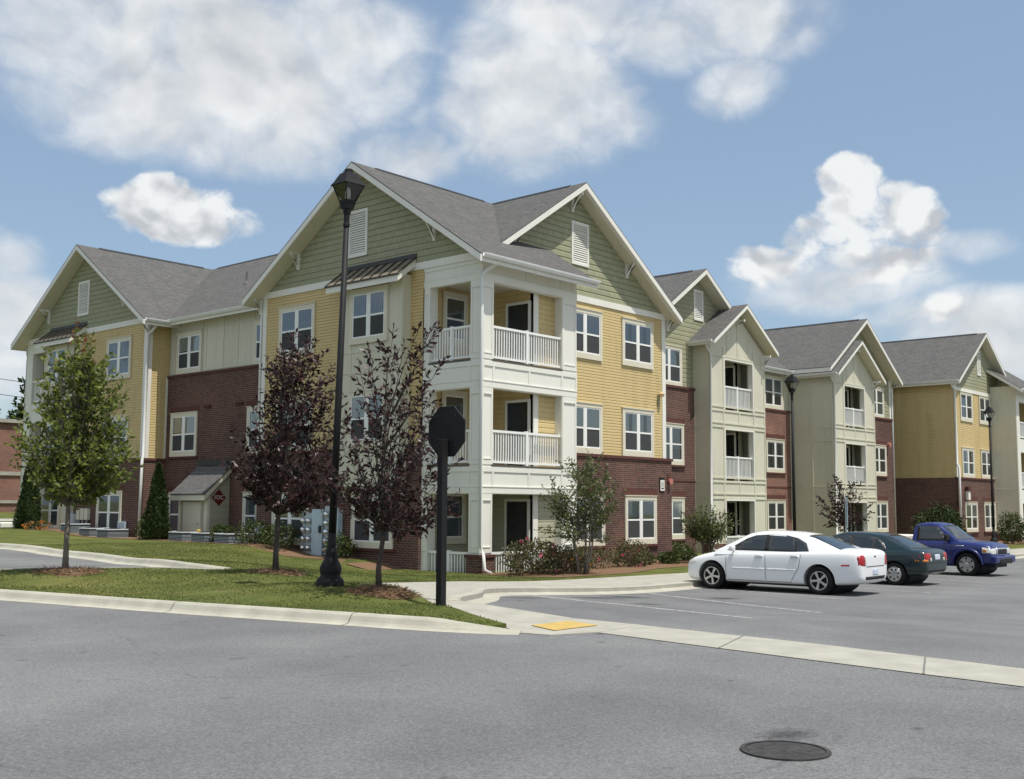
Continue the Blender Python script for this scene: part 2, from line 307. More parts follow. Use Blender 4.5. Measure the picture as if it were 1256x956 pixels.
# ------------------------------------------------------------------ mesh builder
class MB:
    def __init__(s): s.v = []; s.f = []
    def quad(s, *p):
        i = len(s.v); s.v += [tuple(q) for q in p]; s.f.append(tuple(range(i, i + len(p))))
    def box(s, x0, y0, z0, x1, y1, z1):
        x0, x1 = min(x0, x1), max(x0, x1); y0, y1 = min(y0, y1), max(y0, y1); z0, z1 = min(z0, z1), max(z0, z1)
        i = len(s.v)
        s.v += [(x0, y0, z0), (x1, y0, z0), (x1, y1, z0), (x0, y1, z0), (x0, y0, z1), (x1, y0, z1), (x1, y1, z1), (x0, y1, z1)]
        for f in ((0, 3, 2, 1), (4, 5, 6, 7), (0, 1, 5, 4), (1, 2, 6, 5), (2, 3, 7, 6), (3, 0, 4, 7)): s.f.append(tuple(i + k for k in f))
        return s
    def prism(s, pts, off):
        off = Vector(off); pts = [Vector(p) for p in pts]; n = len(pts)
        nrm = Vector((0, 0, 0))
        for k in range(n): nrm += pts[k].cross(pts[(k + 1) % n])
        if nrm.dot(off) > 0: pts = pts[::-1]
        i = len(s.v); s.v += [tuple(p) for p in pts] + [tuple(p + off) for p in pts]
        s.f.append(tuple(range(i, i + n))); s.f.append(tuple(range(i + 2 * n - 1, i + n - 1, -1)))
        for k in range(n):
            a, b = i + k, i + (k + 1) % n; s.f.append((b, a, a + n, b + n))
        return s
    def tube(s, path, rad, seg=8, cap=True):
        path = [Vector(p) for p in path]
        if isinstance(rad, (int, float)): rad = [rad] * len(path)
        rings = []
        for k, p in enumerate(path):
            d = (path[min(k + 1, len(path) - 1)] - path[max(k - 1, 0)]).normalized()
            a = d.cross(Vector((0, 0, 1)))
            if a.length < .1: a = d.cross(Vector((0, 1, 0)))
            a.normalize(); b = d.cross(a)
            i = len(s.v)
            for j in range(seg):
                t = 2 * math.pi * j / seg; s.v.append(tuple(p + (a * math.cos(t) + b * math.sin(t)) * rad[k]))
            rings.append(i)
        for r0, r1 in zip(rings, rings[1:]):
            for j in range(seg): s.f.append((r0 + j, r0 + (j + 1) % seg, r1 + (j + 1) % seg, r1 + j))
        if cap:
            s.f.append(tuple(rings[0] + j for j in reversed(range(seg)))); s.f.append(tuple(rings[-1] + j for j in range(seg)))
        return s
    def lathe(s, prof, seg=16, c=(0, 0, 0), axis='z', rot=0, cap=True):
        rings = []
        for (r, h) in prof:
            i = len(s.v)
            for j in range(seg):
                t = 2 * math.pi * j / seg + rot; a, b = r * math.cos(t), r * math.sin(t)
                p = {'z': (a, b, h), 'x': (h, a, b), 'y': (b, h, a)}[axis]
                s.v.append((c[0] + p[0], c[1] + p[1], c[2] + p[2]))
            rings.append(i)
        for r0, r1 in zip(rings, rings[1:]):
            for j in range(seg): s.f.append((r0 + j, r0 + (j + 1) % seg, r1 + (j + 1) % seg, r1 + j))
        if cap:
            s.f.append(tuple(rings[0] + j for j in reversed(range(seg)))); s.f.append(tuple(rings[-1] + j for j in range(seg)))
        return s
    def build(s, name, mat, parent=None, smooth=False, uv=True, bevel=0, subsurf=0, loc=None):
        me = bpy.data.meshes.new(name); me.from_pydata(s.v, [], s.f); me.update()
        me.materials.append(mat)
        if uv: autouv(me)
        if smooth: me.polygons.foreach_set('use_smooth', [True] * len(me.polygons))
        o = bpy.data.objects.new(name, me); col.objects.link(o)
        if parent: o.parent = parent
        if loc: o.location = loc
        if bevel:
            b = o.modifiers.new('bevel', 'BEVEL'); b.width = bevel; b.segments = 2; b.limit_method = 'ANGLE'; b.angle_limit = R_(40)
        if subsurf:
            b = o.modifiers.new('sub', 'SUBSURF'); b.levels = subsurf; b.render_levels = subsurf
        return o
def autouv(me):
    ul = me.uv_layers.new(name='UVMap'); n = len(me.loops)
    co = np.empty(len(me.vertices) * 3); me.vertices.foreach_get('co', co); co = co.reshape(-1, 3)
    li = np.empty(n, int); me.loops.foreach_get('vertex_index', li)
    pn = np.empty(len(me.polygons) * 3); me.polygons.foreach_get('normal', pn); pn = pn.reshape(-1, 3)
    lt = np.empty(len(me.polygons), int); me.polygons.foreach_get('loop_total', lt)
    nr = np.repeat(pn, lt, axis=0)
    flat = np.abs(nr[:, 2]) > .95
    u = np.stack([-nr[:, 1], nr[:, 0], np.zeros(n)], 1); ln = np.linalg.norm(u, axis=1); ln[ln == 0] = 1; u /= ln[:, None]
    v = np.cross(nr, u)
    u[flat] = (1, 0, 0); v[flat] = (0, 1, 0)
    p = co[li]
    uv = np.stack([(p * u).sum(1), (p * v).sum(1)], 1)
    ul.data.foreach_set('uv', uv.ravel())
def empty(name, label, cat, loc=(0, 0, 0), rz=0, group=None):
    o = bpy.data.objects.new(name, None); col.objects.link(o); o.location = loc; o.rotation_euler = (0, 0, rz); o.empty_display_size = .3
    o['label'] = label; o['category'] = cat
    if group: o['group'] = group
    return o
def tag(o, label, cat, group=None):
    o['label'] = label; o['category'] = cat
    if group: o['group'] = group
    return o
def struct(o, kind='structure', label=None, cat=None):
    o['kind'] = kind
    if label: o['label'] = label
    if cat: o['category'] = cat
    return o
def copy_tree(o, parent=None):
    c = o.copy(); col.objects.link(c); c.parent = parent
    for ch in list(o.children): copy_tree(ch, c)
    return c
rnd = random.Random(7)

# ------------------------------------------------------------------ terrain
def RZ(x, y=0):
    s = min(1, max(0, -x / 11)); return .42 * s * s * (3 - 2 * s)
CP = np.array([(-16, 2, .55), (-15, -.5, .55), (-14.25, -1.6, .55), (-13.95, -3.97, .55), (-13.75, -7.58, .55), (-13.17, -9.4, .55), (-12.87, -11.29, .53), (-12.45, -12.0, .45), (-12.1, -11.5, .48), (-11.75, -10.8, .51), (-13.9, -5.8, .55),
  (-11.38, -7.29, .73), (-11.3, -8.41, .67), (-9.68, -3.54, .71), (-12.53, -.59, .70), (-11.3, -9.8, .57),
  (-8.6, -4.7, .5), (-11.09, -9.39, .55), (-7.7, -6.6, .46), (-4, -3, .26), (0, -3.3, .14), (4.9, -3.8, .13), (8, -3.5, .13), (15, -3.5, .13), (25, -3.5, .13), (40, -3.5, .13),
  (0, -.3, .13), (0, 2.3, .13), (0, 5.4, .4), (0, 10.4, .73), (0, 14, .73), (0, 18, .73), (0, 24, .95), (0, 28, 1.05), (4.5, 0, .13), (8, 1.5, .13), (12, 1.5, .13), (15, 4, .13), (20, 3, .13), (26, 6.4, .13), (33, 3.9, .13), (40, 4, .13), (45, 1.5, .13), (55, 0, .13),
  (-10, 1, .7), (-6, 20, .85), (-6, 30, 1.1), (-20, 20, .7), (-20, 35, 1.0), (-6, 8, .66), (-6, 13, .75), (-30, 10, .5), (0, 40, 1.2), (-20, 60, 1.4), (10, 60, 1.4)])
def LZ(x, y):
    d2 = (CP[:, 0] - x) ** 2 + (CP[:, 1] - y) ** 2 + .15
    ww = d2 ** -2.0
    return float((ww * CP[:, 2]).sum() / ww.sum())
def inside(p, poly):
    x, y = p; c = False; n = len(poly)
    for i in range(n):
        x0, y0 = poly[i]; x1, y1 = poly[(i + 1) % n]
        if (y0 > y) != (y1 > y) and x < (x1 - x0) * (y - y0) / (y1 - y0) + x0: c = not c
    return c
def catmull(pts, n=6, closed=False):
    P = [Vector(p) for p in pts]; out = []
    for i in range(len(P) - 1):
        p0 = P[max(i - 1, 0)]; p1 = P[i]; p2 = P[i + 1]; p3 = P[min(i + 2, len(P) - 1)]
        for k in range(n):
            t = k / n
            out.append(.5 * ((2 * p1) + (p2 - p0) * t + (2 * p0 - 5 * p1 + 4 * p2 - p3) * t * t + (3 * p1 - p0 - 3 * p2 + p3) * t ** 3))
    out.append(P[-1]); return [tuple(p) for p in out]
def sheet(name, poly, zf, mat, step=1.0, skirt=0):
    xs = [p[0] for p in poly]; ys = [p[1] for p in poly]
    pts = []
    # densify the border
    bd = []
    for i in range(len(poly)):
        a = Vector(poly[i]); b = Vector(poly[(i + 1) % len(poly)]); k = max(1, int((b - a).length / step))
        for j in range(k): bd.append(tuple(a + (b - a) * j / k))
    x = min(xs)
    inner = []
    while x < max(xs):
        y = min(ys)
        while y < max(ys):
            q = (x + rnd.uniform(-.1, .1) * step, y + rnd.uniform(-.1, .1) * step)
            if inside(q, poly): inner.append(q)
            y += step
        x += step
    V = [Vector(p[:2]) for p in bd + inner]
    nb = len(bd)
    vo, eo, fo, _, _, _ = delaunay_2d_cdt(V, [(i, (i + 1) % nb) for i in range(nb)], [], 1, 1e-5)
    m = MB(); m.v = [(p.x, p.y, zf(p.x, p.y)) for p in vo]; m.f = [tuple(f) for f in fo]
    up = []
    for f in m.f:
        a, b, c = (Vector(m.v[f[0]]), Vector(m.v[f[1]]), Vector(m.v[f[2]]))
        up.append(f if (b - a).cross(c - a).z > 0 else f[::-1])
    m.f = up
    if skirt:
        for i in range(nb):
            a = bd[i]; b = bd[(i + 1) % nb]; za, zb = zf(*a), zf(*b)
            m.quad((a[0], a[1], za), (b[0], b[1], zb), (b[0], b[1], zb - skirt), (a[0], a[1], za - skirt))
    return m.build(name, mat, smooth=True)

g = MB(); g.quad((-900, -900, -.4), (900, -900, -.4), (900, 900, -.4), (-900, 900, -.4)); struct(g.build('ground', LAWN))
rd = MB()
xs = [-70, -40, -20, -14, -12, -11] + [-10 + i for i in range(0, 11)] + [10, 40, 75]
for a, b in zip(xs, xs[1:]):
    for y0, y1 in ((-70, -30), (-30, -14), (-14, -5), (-5, 30)):
        if y1 == 30 and b > 0: continue
        rd.quad((a, y0, RZ(a)), (b, y0, RZ(b)), (b, y1, RZ(b)), (a, y1, RZ(a)))
struct(rd.build('road', ASPHALT, smooth=True))

KERB_F = catmull([(-16.5, 6.0), (-15.5, .8), (-14.75, -2.6), (-14.3, -4.9), (-13.95, -6.7), (-13.6, -8.2), (-13.27, -9.7), (-12.95, -11.1), (-12.6, -12.05), (-12.42, -12.35)])
SW_FRONT = catmull([(-10.42, -9.36), (-9.85, -8.85), (-8.6, -8.1), (-6.8, -6.75), (-4, -6.25), (1, -6.15)]) + [(75, -6.1)]
SW_BACK = [(-8.64, -4.71), (-6.4, -4.1), (-4.0, -3.15), (0, -3.3), (4.9, -3.75), (75, -3.8)]
SW_LEFT = [(-10.2, -7.7), (-11.09, -9.39)]
sidewalk_poly = SW_FRONT + SW_BACK[::-1] + SW_LEFT
swz = lambda x, y: RZ(x) + .13
struct(sheet('sidewalk', sidewalk_poly, lambda x, y: swz(x, y) + .004, CONC, 1.2, .3))
RAMP = [(-11.09, -9.39), (-11.75, -11.0), (-12.05, -11.8), (-12.38, -12.3), (-12.3, -12.75), (-11.6, -13.0), (-10.45, -12.85), (-10.35, -11.0), (-10.42, -9.36)]
def rampz(x, y):
    t = min(1, max(0, (-9.3 - y) / 2.2)); return (swz(x, y) + .005) * (1 - t) + (RZ(x) + .012) * t
struct(sheet('curb_ramp', RAMP, rampz, CONC, .5, .1))
st = MB()
sp = [(-11.62, -13.0, -10.45, -12.85), (-12.10, -16.2, -10.72, -15.6), (-12.42, -18.6, -11.2, -18.2), (-13.2, -24, -11.9, -23.8), (-15.5, -40, -14.2, -40)]
for (a, b) in zip(sp, sp[1:]):
    st.quad((a[0], a[1], RZ(a[0]) + .008), (b[0], b[1], RZ(b[0]) + .008), (b[2], b[3], RZ(b[2]) + .008), (a[2], a[3], RZ(a[2]) + .008))
struct(st.build('valley_gutter', CONC))
js = MB()
for k, (t, i) in enumerate(((.62, 0), (.55, 1), (.2, 2), (.8, 2))):
    a, b = sp[i], sp[i + 1]; p = [a[j] + (b[j] - a[j]) * t for j in range(4)]
    js.prism([(p[0], p[1], RZ(p[0]) + .011), (p[2], p[3], RZ(p[2]) + .011), (p[2], p[3] + .02, RZ(p[2]) + .011), (p[0], p[1] + .02, RZ(p[0]) + .011)], (0, 0, .0015))
struct(js.build('gutter_joint', simple('joint_dark', (.17, .165, .145), .9)))
tp = MB()
T0, T1, T2, T3 = Vector((-11.66, -11.9)), Vector((-11.93, -12.52)), Vector((-11.0, -12.52)), Vector((-10.85, -11.88))
cz = lambda p: rampz(p.x, p.y) + .006
tp.prism([(q.x, q.y, cz(q)) for q in (T0, T1, T2, T3)], (0, 0, .006))
for i in range(9):
    for j in range(6):
        a = (i + .5) / 9; b = (j + .5) / 6
        q = (T0 * (1 - a) + T3 * a) * (1 - b) + (T1 * (1 - a) + T2 * a) * b
        tp.lathe([(.018, 0), (.013, .004)], 6, (q.x, q.y, cz(q) + .006))
tag(tp.build('tactile_paving', TACT), 'yellow textured warning panel set in the concrete curb ramp', 'tactile paving')

LOT_BACK = catmull([(-9.45, -1.35), (-9.25, .5), (-8.6, 3.0), (-8.0, 6.0), (-7.65, 9), (-7.5, 14), (-7.4, 26)], 4)
LOT_FRONT = catmull([(-22, 6.5), (-14.5, 4.0), (-12.6, 2.0), (-11.7, .8), (-10.5, -.1), (-9.45, -1.35)], 4)
lot_poly = LOT_BACK + LOT_FRONT[:-1]
struct(sheet('parking_lot', lot_poly, lambda x, y: LZ(x, y) - .12, ASPHALT, 1.0))
lawn_poly = KERB_F[::-1]
lawn_poly = [(p[0] + .2, p[1] + .03) for p in KERB_F if p[1] > -11.9] + [(-12.0, -11.75), (-11.75, -11.0)] + SW_LEFT[::-1] + SW_BACK + [(75, 30), (75, 70), (-45, 70), (-45, 27), (-7.25, 27)] + [(p[0] + .15, p[1] - .1) for p in LOT_BACK[::-1]] + [(p[0] - .1, p[1] - .15) for p in LOT_FRONT[::-1][1:]] + [(-22, 5.5)]
LAWN_POLY = lawn_poly
struct(sheet('lawn', lawn_poly, LZ, LAWN, .8, .5))
# kerbs swept along their lines
def kerb(name, line, zroad, side, w=.16, pan=.28, htop=None):
    m = MB(); n = len(line); P = [Vector(p[:2]) for p in line]; rings = []
    for i, p in enumerate(P):
        d = (P[min(i + 1, n - 1)] - P[max(i - 1, 0)]).normalized(); nrm = Vector((d.y, -d.x)) * side   # nrm points to the road
        z = zroad(p.x, p.y); ht = htop(p.x, p.y) if htop else z + .14
        sec = [(pan, z + .006), (.03, z + min(.02, (ht - z) * .5)), (0, z + min(.05, (ht - z) * .7)), (-.04, max(ht - .02, z + (ht - z) * .8)), (-.07, ht + .005), (-w - .04, ht + .008), (-w - .04, z - .3), (pan, z - .3)]
        i0 = len(m.v)
        for (o, zz) in sec: q = p + nrm * o; m.v.append((q.x, q.y, zz))
        rings.append(i0)
    k = 8
    for r0, r1 in zip(rings, rings[1:]):
        for j in range(k):
            f = (r0 + j, r1 + j, r1 + (j + 1) % k, r0 + (j + 1) % k); m.f.append(f if side > 0 else f[::-1])
    m.f.append(tuple(rings[0] + j for j in range(k))); m.f.append(tuple(rings[-1] + j for j in reversed(range(k))))
    o = m.build(name, CONCL); struct(o); return o
kerb('kerb', KERB_F, lambda x, y: RZ(x), 1, .16, .16, lambda x, y: RZ(x) + .022 + .118 * min(1, max(0, (y + 12.3) / 1.1)))
kerb('kerb', SW_FRONT, lambda x, y: RZ(x), 1, .16, .3, lambda x, y: swz(x, y) + .004)
kerb('kerb', LOT_BACK, lambda x, y: LZ(x, y) - .12, -1, .18, .3, lambda x, y: LZ(x, y) + .02)
kerb('kerb', LOT_FRONT, lambda x, y: LZ(x, y) - .12, -1, .18, .05, lambda x, y: LZ(x, y) + .01)
jm = MB()
for idx in (9, 24, 37):
    p = Vector(KERB_F[idx]); q = Vector(KERB_F[idx + 1]); d = (q - p).normalized(); nn = Vector((d.y, -d.x)); z = RZ(p.x)
    for o0, z0, o1, z1 in ((.165, .008, .03, .023), (.03, .023, 0, .053), (0, .053, -.04, .123), (-.04, .123, -.07, .148), (-.07, .148, -.2, .152)):
        a = p + nn * (o0 + .003); b = p + nn * (o1 + .003); jm.quad((a.x, a.y, z + z0), (b.x, b.y, z + z1), (b.x + d.x * .018, b.y + d.y * .018, z + z1), (a.x + d.x * .018, a.y + d.y * .018, z + z0))
struct(jm.build('kerb_joint', MATS['joint_dark']))
# painted stripes
def stripe(a, b, wd=.1, zf=lambda x, y: RZ(x) + .005, mat=PAINTL, nm='parking_stripe'):
    a, b = Vector(a), Vector(b); d = (b - a).normalized(); nn = Vector((-d.y, d.x)) * wd / 2; m = MB(); k = 8
    for i in range(k):
        p, q = a + (b - a) * i / k, a + (b - a) * (i + 1) / k
        m.quad((p.x - nn.x, p.y - nn.y, zf(p.x, p.y)), (q.x - nn.x, q.y - nn.y, zf(q.x, q.y)), (q.x + nn.x, q.y + nn.y, zf(q.x, q.y)), (p.x + nn.x, p.y + nn.y, zf(p.x, p.y)))
        if m.v and (Vector(m.v[-3]) - Vector(m.v[-4])).cross(Vector(m.v[-2]) - Vector(m.v[-4])).z < 0: m.f[-1] = m.f[-1][::-1]
    return struct(m.build(nm, mat))
def stainm():
    s = NB('oil_stain'); tcn = s.new('ShaderNodeTexCoord'); ln = s.new('ShaderNodeVectorMath', operation='LENGTH'); s.link(tcn.outputs['Object'], ln.inputs[0])
    nz = s.noise(3.2, 5); f = s.math('ADD', s.math('SUBTRACT', 1.0, ln.outputs['Value']), s.math('MULTIPLY', s.math('SUBTRACT', nz, .5), 1.7))
    f = s.math('MULTIPLY', s.math('MULTIPLY', f, 1.2, True), .45)
    tr = s.new('ShaderNodeBsdfTransparent'); m = s.new('ShaderNodeMixShader'); s.fin((.035, .035, .037), .6, .3); s.link(f, m.inputs[0]); s.link(tr.outputs[0], m.inputs[1]); s.link(s.b.outputs[0], m.inputs[2]); s.link(m.outputs[0], s.n['Material Output'].inputs[0]); return s.m
STAIN = stainm()
for i, (x, y, a, b, rz) in enumerate(((-3.2, -7.4, .75, .55, .3), (-4.6, -7.6, .9, .5, 1.2), (-6.8, -7.6, .6, .45, .2), (-1.2, -8.6, .5, .4, 2.0), (-5.6, -9.6, .5, .4, .7), (3.9, -8.6, .6, .5, .4), (-15.9, -17.95, .32, .22, .9), (9.5, -8.3, .7, .6, 1.1))):
    m = MB(); m.lathe([(1, 0), (.02, .0003)], 24, cap=False); o = m.build('oil_stain', STAIN, loc=(x, y, RZ(x) + .004), uv=False); o.scale = (a, b, 1); o.rotation_euler = (0, math.atan2(RZ(x - .5) - RZ(x + .5), 1.0), 0); struct(o)
stripe((-5.67, -6.83), (-7.63, -12.98)); stripe((-1.18, -6.6), (-3.88, -12.27)); stripe((1.5, -6.6), (.73, -10.6)); stripe((4.6, -6.6), (4.1, -11.2)); stripe((8.2, -6.6), (7.8, -11.2)); stripe((16, -6.6), (15.8, -11)); stripe((19, -6.6), (18.8, -11))
stripe((-10.2, 8.2), (-8.2, 6.2), .1, lambda x, y: LZ(x, y) - .112)
mh = MB().lathe([(.30, 0), (.30, .010), (.268, .012), (.268, .004), (.255, .004), (.255, .008), (.05, .009)], 40)
for i in range(7):
    for j in range(7):
        x, y = (i - 3) * .075, (j - 3) * .075
        if x * x + y * y < .05: mh.box(x - .018, y - .018, .005, x + .018, y + .018, .0095)
tag(mh.build('manhole_cover', IRON, loc=(-16.40, -18.2, RZ(-16.4) + .003)), 'round cast iron manhole cover in the asphalt', 'manhole cover')
struct(sheet('far_path', [(-4, 33), (14, 37), (14, 40), (-4, 36)], lambda x, y: LZ(x, y) + .02, CONC, 2))

# ------------------------------------------------------------------ the apartment building
B = empty('apartment_building', 'long three storey apartment building of brick, yellow and cream siding with green gables', 'apartment building')
class Fac:
    def __init__(s, d, c): s.d, s.c = d, c      # 'S' faces -Y at y=c, 'W' faces -X at x=c, 'E' faces +X
    def p(s, a, z, o=0):
        return (a, s.c - o, z) if s.d == 'S' else ((s.c - o, a, z) if s.d == 'W' else (s.c + o, a, z))
    def box(s, m, a0, a1, z0, z1, o0=-.2, o1=0):
        m.box(*s.p(a0, z0, o0), *s.p(a1, z1, o1)); return m
def wall(f, a0, a1, z0, z1, mat, o=0, name='wall', th=.25):
    m = MB(); f.box(m, a0, a1, z0, z1, -th, o); return m.build(name, mat, B)
def siding(f, span, z0, z1, ex, mat, prot=.021, name='siding', o=.002):
    m = MB(); z = z0
    flip = f.d == 'W'
    while z < z1 - .01:
        zt = min(z + ex, z1); a0, a1 = span(z); b0, b1 = span(zt)
        if a1 - a0 > .02:
            if b1 < b0: b0 = b1 = (b0 + b1) / 2
            zm = z + (zt - z) * .68; c0, c1 = a0 + (b0 - a0) * .68, a1 + (b1 - a1) * .68
            q = [f.p(a0, z, o + prot), f.p(a1, z, o + prot), f.p(c1, zm, o + prot * .9), f.p(c0, zm, o + prot * .9)]
            q2 = [f.p(c0, zm, o + prot * .9), f.p(c1, zm, o + prot * .9), f.p(b1, zt, o), f.p(b0, zt, o)]
            u = [f.p(a0, z, o), f.p(a1, z, o), f.p(a1, z, o + prot), f.p(a0, z, o + prot)]
            if flip: q = q[::-1]; u = u[::-1]; q2 = q2[::-1]
            m.quad(*q); m.quad(*q2); m.quad(*u)
        z = zt
    return m.build(name, mat, B)
def trim(f, rects, mat=WHITE, o0=.0, o1=.03, name='trim'):
    m = MB()
    for (a0, a1, z0, z1) in rects: f.box(m, a0, a1, z0, z1, o0, o1)
    return m.build(name, mat, B)
def prismwall(f, pts, mat, th=.2, name='gable'):
    m = MB(); q = [f.p(a, z, 0) for a, z in pts]; off = Vector(f.p(0, 0, -th)) - Vector(f.p(0, 0, 0)); m.prism(q, off); return m.build(name, mat, B)
# window prototype: faces -Y, origin at the bottom centre on the wall
WIN = {}
def window_proto(kind, ww=1.94, hh=1.70, sill=False):
    key = (kind, ww, hh, sill)
    if key in WIN: return WIN[key]
    flush = kind.startswith('p')
    m = MB(); t = .125; hb = .13; sb = .19
    m.box(-ww / 2, 0, 0, -ww / 2 + t, -.05, hh); m.box(ww / 2 - t, 0, 0, ww / 2, -.05, hh); m.box(-ww / 2 + t, 0, hh - hb, ww / 2 - t, -.05, hh); m.box(-ww / 2 + t, 0, 0, ww / 2 - t, -.05, sb)
    m.box(-ww / 2 - .02, 0, hh, ww / 2 + .02, -.075, hh + .03)
    root = m.build('window', TRIMTAN, B); root.hide_render = False
    x0, x1, z0, z1 = -ww / 2 + t, ww / 2 - t, sb, hh - hb; zm = (z0 + z1) / 2 - .02
    s = MB(); e = .045
    halves = [(x0, -.05), (.05, x1)] if ww > 1.3 else [(x0, x1)]
    if ww > 1.3: s.box(-.05, -.004, z0, .05, -.043, z1)
    for (a, b) in halves:
        s.box(a, -.004, z0, a + e, -.036, z1); s.box(b - e, -.004, z0, b, -.036, z1); s.box(a + e, -.004, z1 - e, b - e, -.036, z1); s.box(a + e, -.004, z0, b - e, -.036, z0 + e); s.box(a + e, -.004, zm - .03, b - e, -.04, zm + .03)
    s.build('sash', VINYL, root)
    gl = MB(); sc_ = MB(); bl = MB(); it = MB()
    for (a, b) in halves:
        gl.quad((a + e, -.024, zm + .03), (b - e, -.024, zm + .03), (b - e, -.024, z1 - e), (a + e, -.024, z1 - e))
        gl.quad((a + e, -.019, z0 + e), (b - e, -.019, z0 + e), (b - e, -.019, zm - .03), (a + e, -.019, zm - .03))
        sc_.quad((a + e, -.027, z0 + e), (b - e, -.027, z0 + e), (b - e, -.027, zm - .03), (a + e, -.027, zm - .03))
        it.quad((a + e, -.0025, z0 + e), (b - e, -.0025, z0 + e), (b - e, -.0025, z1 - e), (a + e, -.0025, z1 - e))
        # blinds: vertical or horizontal slats that lean, so each casts its own edge
        if 'c' in kind:      # two curtains drawn back, in soft folds
            wd_ = (b - a - 2 * e) * .36
            for (x0_, x1_) in ((a + e, a + e + wd_), (b - e - wd_, b - e)):
                nn = 7
                for q in range(nn):
                    xa, xb = x0_ + (x1_ - x0_) * q / nn, x0_ + (x1_ - x0_) * (q + 1) / nn; da, db = (-.007, -.014) if q % 2 else (-.014, -.007)
                    bl.quad((xa, da, z0 + e), (xb, db, z0 + e), (xb, db, z1 - e), (xa, da, z1 - e))
        elif 'b' in kind:    # blind let down part of the way
            z = z1 - e - (z1 - z0) * (.42 if a < 0 else .62)
            while z < z1 - e - .01:
                bl.quad((a + e, -.014, z), (b - e, -.014, z), (b - e, -.008, z + .045), (a + e, -.008, z + .045)); z += .05
        elif 'v' in kind:
            x = a + e
            while x < b - e - .02:
                x2 = min(x + .085, b - e); bl.quad((x, -.008, z0 + e), (x2, -.014, z0 + e), (x2, -.014, z1 - e), (x, -.008, z1 - e)); x += .089
        else:
            z = z0 + e
            while z < z1 - e - .01:
                bl.quad((a + e, -.014, z), (b - e, -.014, z), (b - e, -.008, z + .045), (a + e, -.008, z + .045)); z += .05
    if sill:
        sm_ = MB(); sm_.box(-ww / 2 - .09, .08, -.085, ww / 2 + .09, -.075, -.004); sm_.build('window_sill', SOLDIER, root)
        sm_ = MB(); sm_.box(-ww / 2 - .12, .08, hh + .035, ww / 2 + .12, .0, hh + .25); sm_.build('lintel', SOLDIER, root)
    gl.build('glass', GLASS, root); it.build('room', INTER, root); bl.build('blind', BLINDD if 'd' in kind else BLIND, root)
    if 'n' not in kind: sc_.build('screen', SCREEN, root)
    WIN[key] = root; root['used'] = 0
    return root
def put_window(f, a, z, kind='h', ww=1.94, hh=1.70, o=.026):
    r = window_proto(kind, ww, hh, o > .08)
    if r['used']:
        c = copy_tree(r, B)
    else: c = r; r['used'] = 1
    for ch in c.children:
        if ch.name.startswith('glass'): ch.rotation_euler = (R_(rnd.uniform(-.45, .45)), 0, R_(rnd.uniform(-.45, .45)))
    c.location = f.p(a, z, o + .002); c.rotation_euler = (0, 0, 0 if f.d == 'S' else (-math.pi / 2 if f.d == 'W' else math.pi / 2)); return c
def battens(f, avals, z0, z1, hz, mat=CREAM, w_=.07, o=.02):
    m = MB()
    for i, a in enumerate(avals): f.box(m, a - w_ / 2, a + w_ / 2, z0, z1, 0, o)
    for z in hz:
        f.box(m, avals[0] + w_ / 2, avals[-1] - w_ / 2, z - w_ / 2, z + w_ / 2, 0, o - .004)
    return m.build('batten', mat, B)
# roof slope: polygon on the top surface; shingles above, a white board body (fascia, rake and soffit) below
def slope(pts, th=.2, soffit=SOFFIT, fascia=True, name='roof'):
    P = [Vector(p) for p in pts]; n = Vector((0, 0, 0))
    for k in range(len(P)): n += P[k].cross(P[(k + 1) % len(P)])
    if n.z < 0: P = P[::-1]
    r = MB().prism(P, (0, 0, -.035)).build(name, SHINGLE, B)
    c = sum(P, Vector()) / len(P)
    Q = []
    for p in P:
        d = Vector((c.x - p.x, c.y - p.y, 0)); d.normalize(); Q.append(p + Vector((0, 0, -.036)))
    m = MB().prism(Q, (0, 0, -th)); m.build('rake_board', WHITE, r)
    # soffit sheet just beneath the boards, set in from the edge
    S = []
    for p in P:
        q = p + (c - p) * .012; S.append(q + Vector((0, 0, -.036 - th - .004 - 0)))
    MB().prism(S, (0, 0, -.008)).build('soffit', soffit, r)
    return r
def ridgecap(a, b, r=.12):
    a, b = Vector(a), Vector(b); d = (b - a).normalized(); n = Vector((-d.y, d.x, 0)); m = MB()
    m.prism([a + n * r + Vector((0, 0, -.06)), a + Vector((0, 0, .03)), a - n * r + Vector((0, 0, -.06)), a + Vector((0, 0, -.09))], b - a); return m.build('ridge_cap', BRONZED, B)
def gutter(a, b, nm='gutter'):
    a, b = Vector(a), Vector(b); d = (b - a).normalized(); n = Vector((d.y, -d.x, 0)); m = MB()
    sec = [(.0, 0), (.0, -.12), (.07, -.12), (.11, -.05), (.12, 0), (.105, 0), (.09, -.045), (.06, -.1), (.015, -.1), (.015, 0)]
    m.prism([a + n * s_[0] + Vector((0, 0, s_[1])) for s_ in sec], b - a); return m.build(nm, GUTTER, B)
def pipe(path, r=.05, nm='downspout'):
    m = MB(); m.tube(path, r, 8); return m.build(nm, GUTTER, B, smooth=True)
def brace(f, a, z, o=.5, hgt=.62):
    # knee brace under the rake: wall leg, top arm and diagonal
    m = MB(); w_ = .05
    f.box(m, a - w_, a + w_, z - hgt, z, .0, .09); f.box(m, a - w_, a + w_, z - .09, z, .09, o)
    q = [f.p(a - w_ * .8, z - hgt + .05, .09), f.p(a - w_ * .8, z - hgt + .17, .09), f.p(a - w_ * .8, z - .09, o - .06), f.p(a - w_ * .8, z - .09, o - .16)]
    off = Vector(f.p(a + w_ * .8, 0)) - Vector(f.p(a - w_ * .8, 0)); m.prism(q, off); return m.build('knee_brace', WHITE, B)
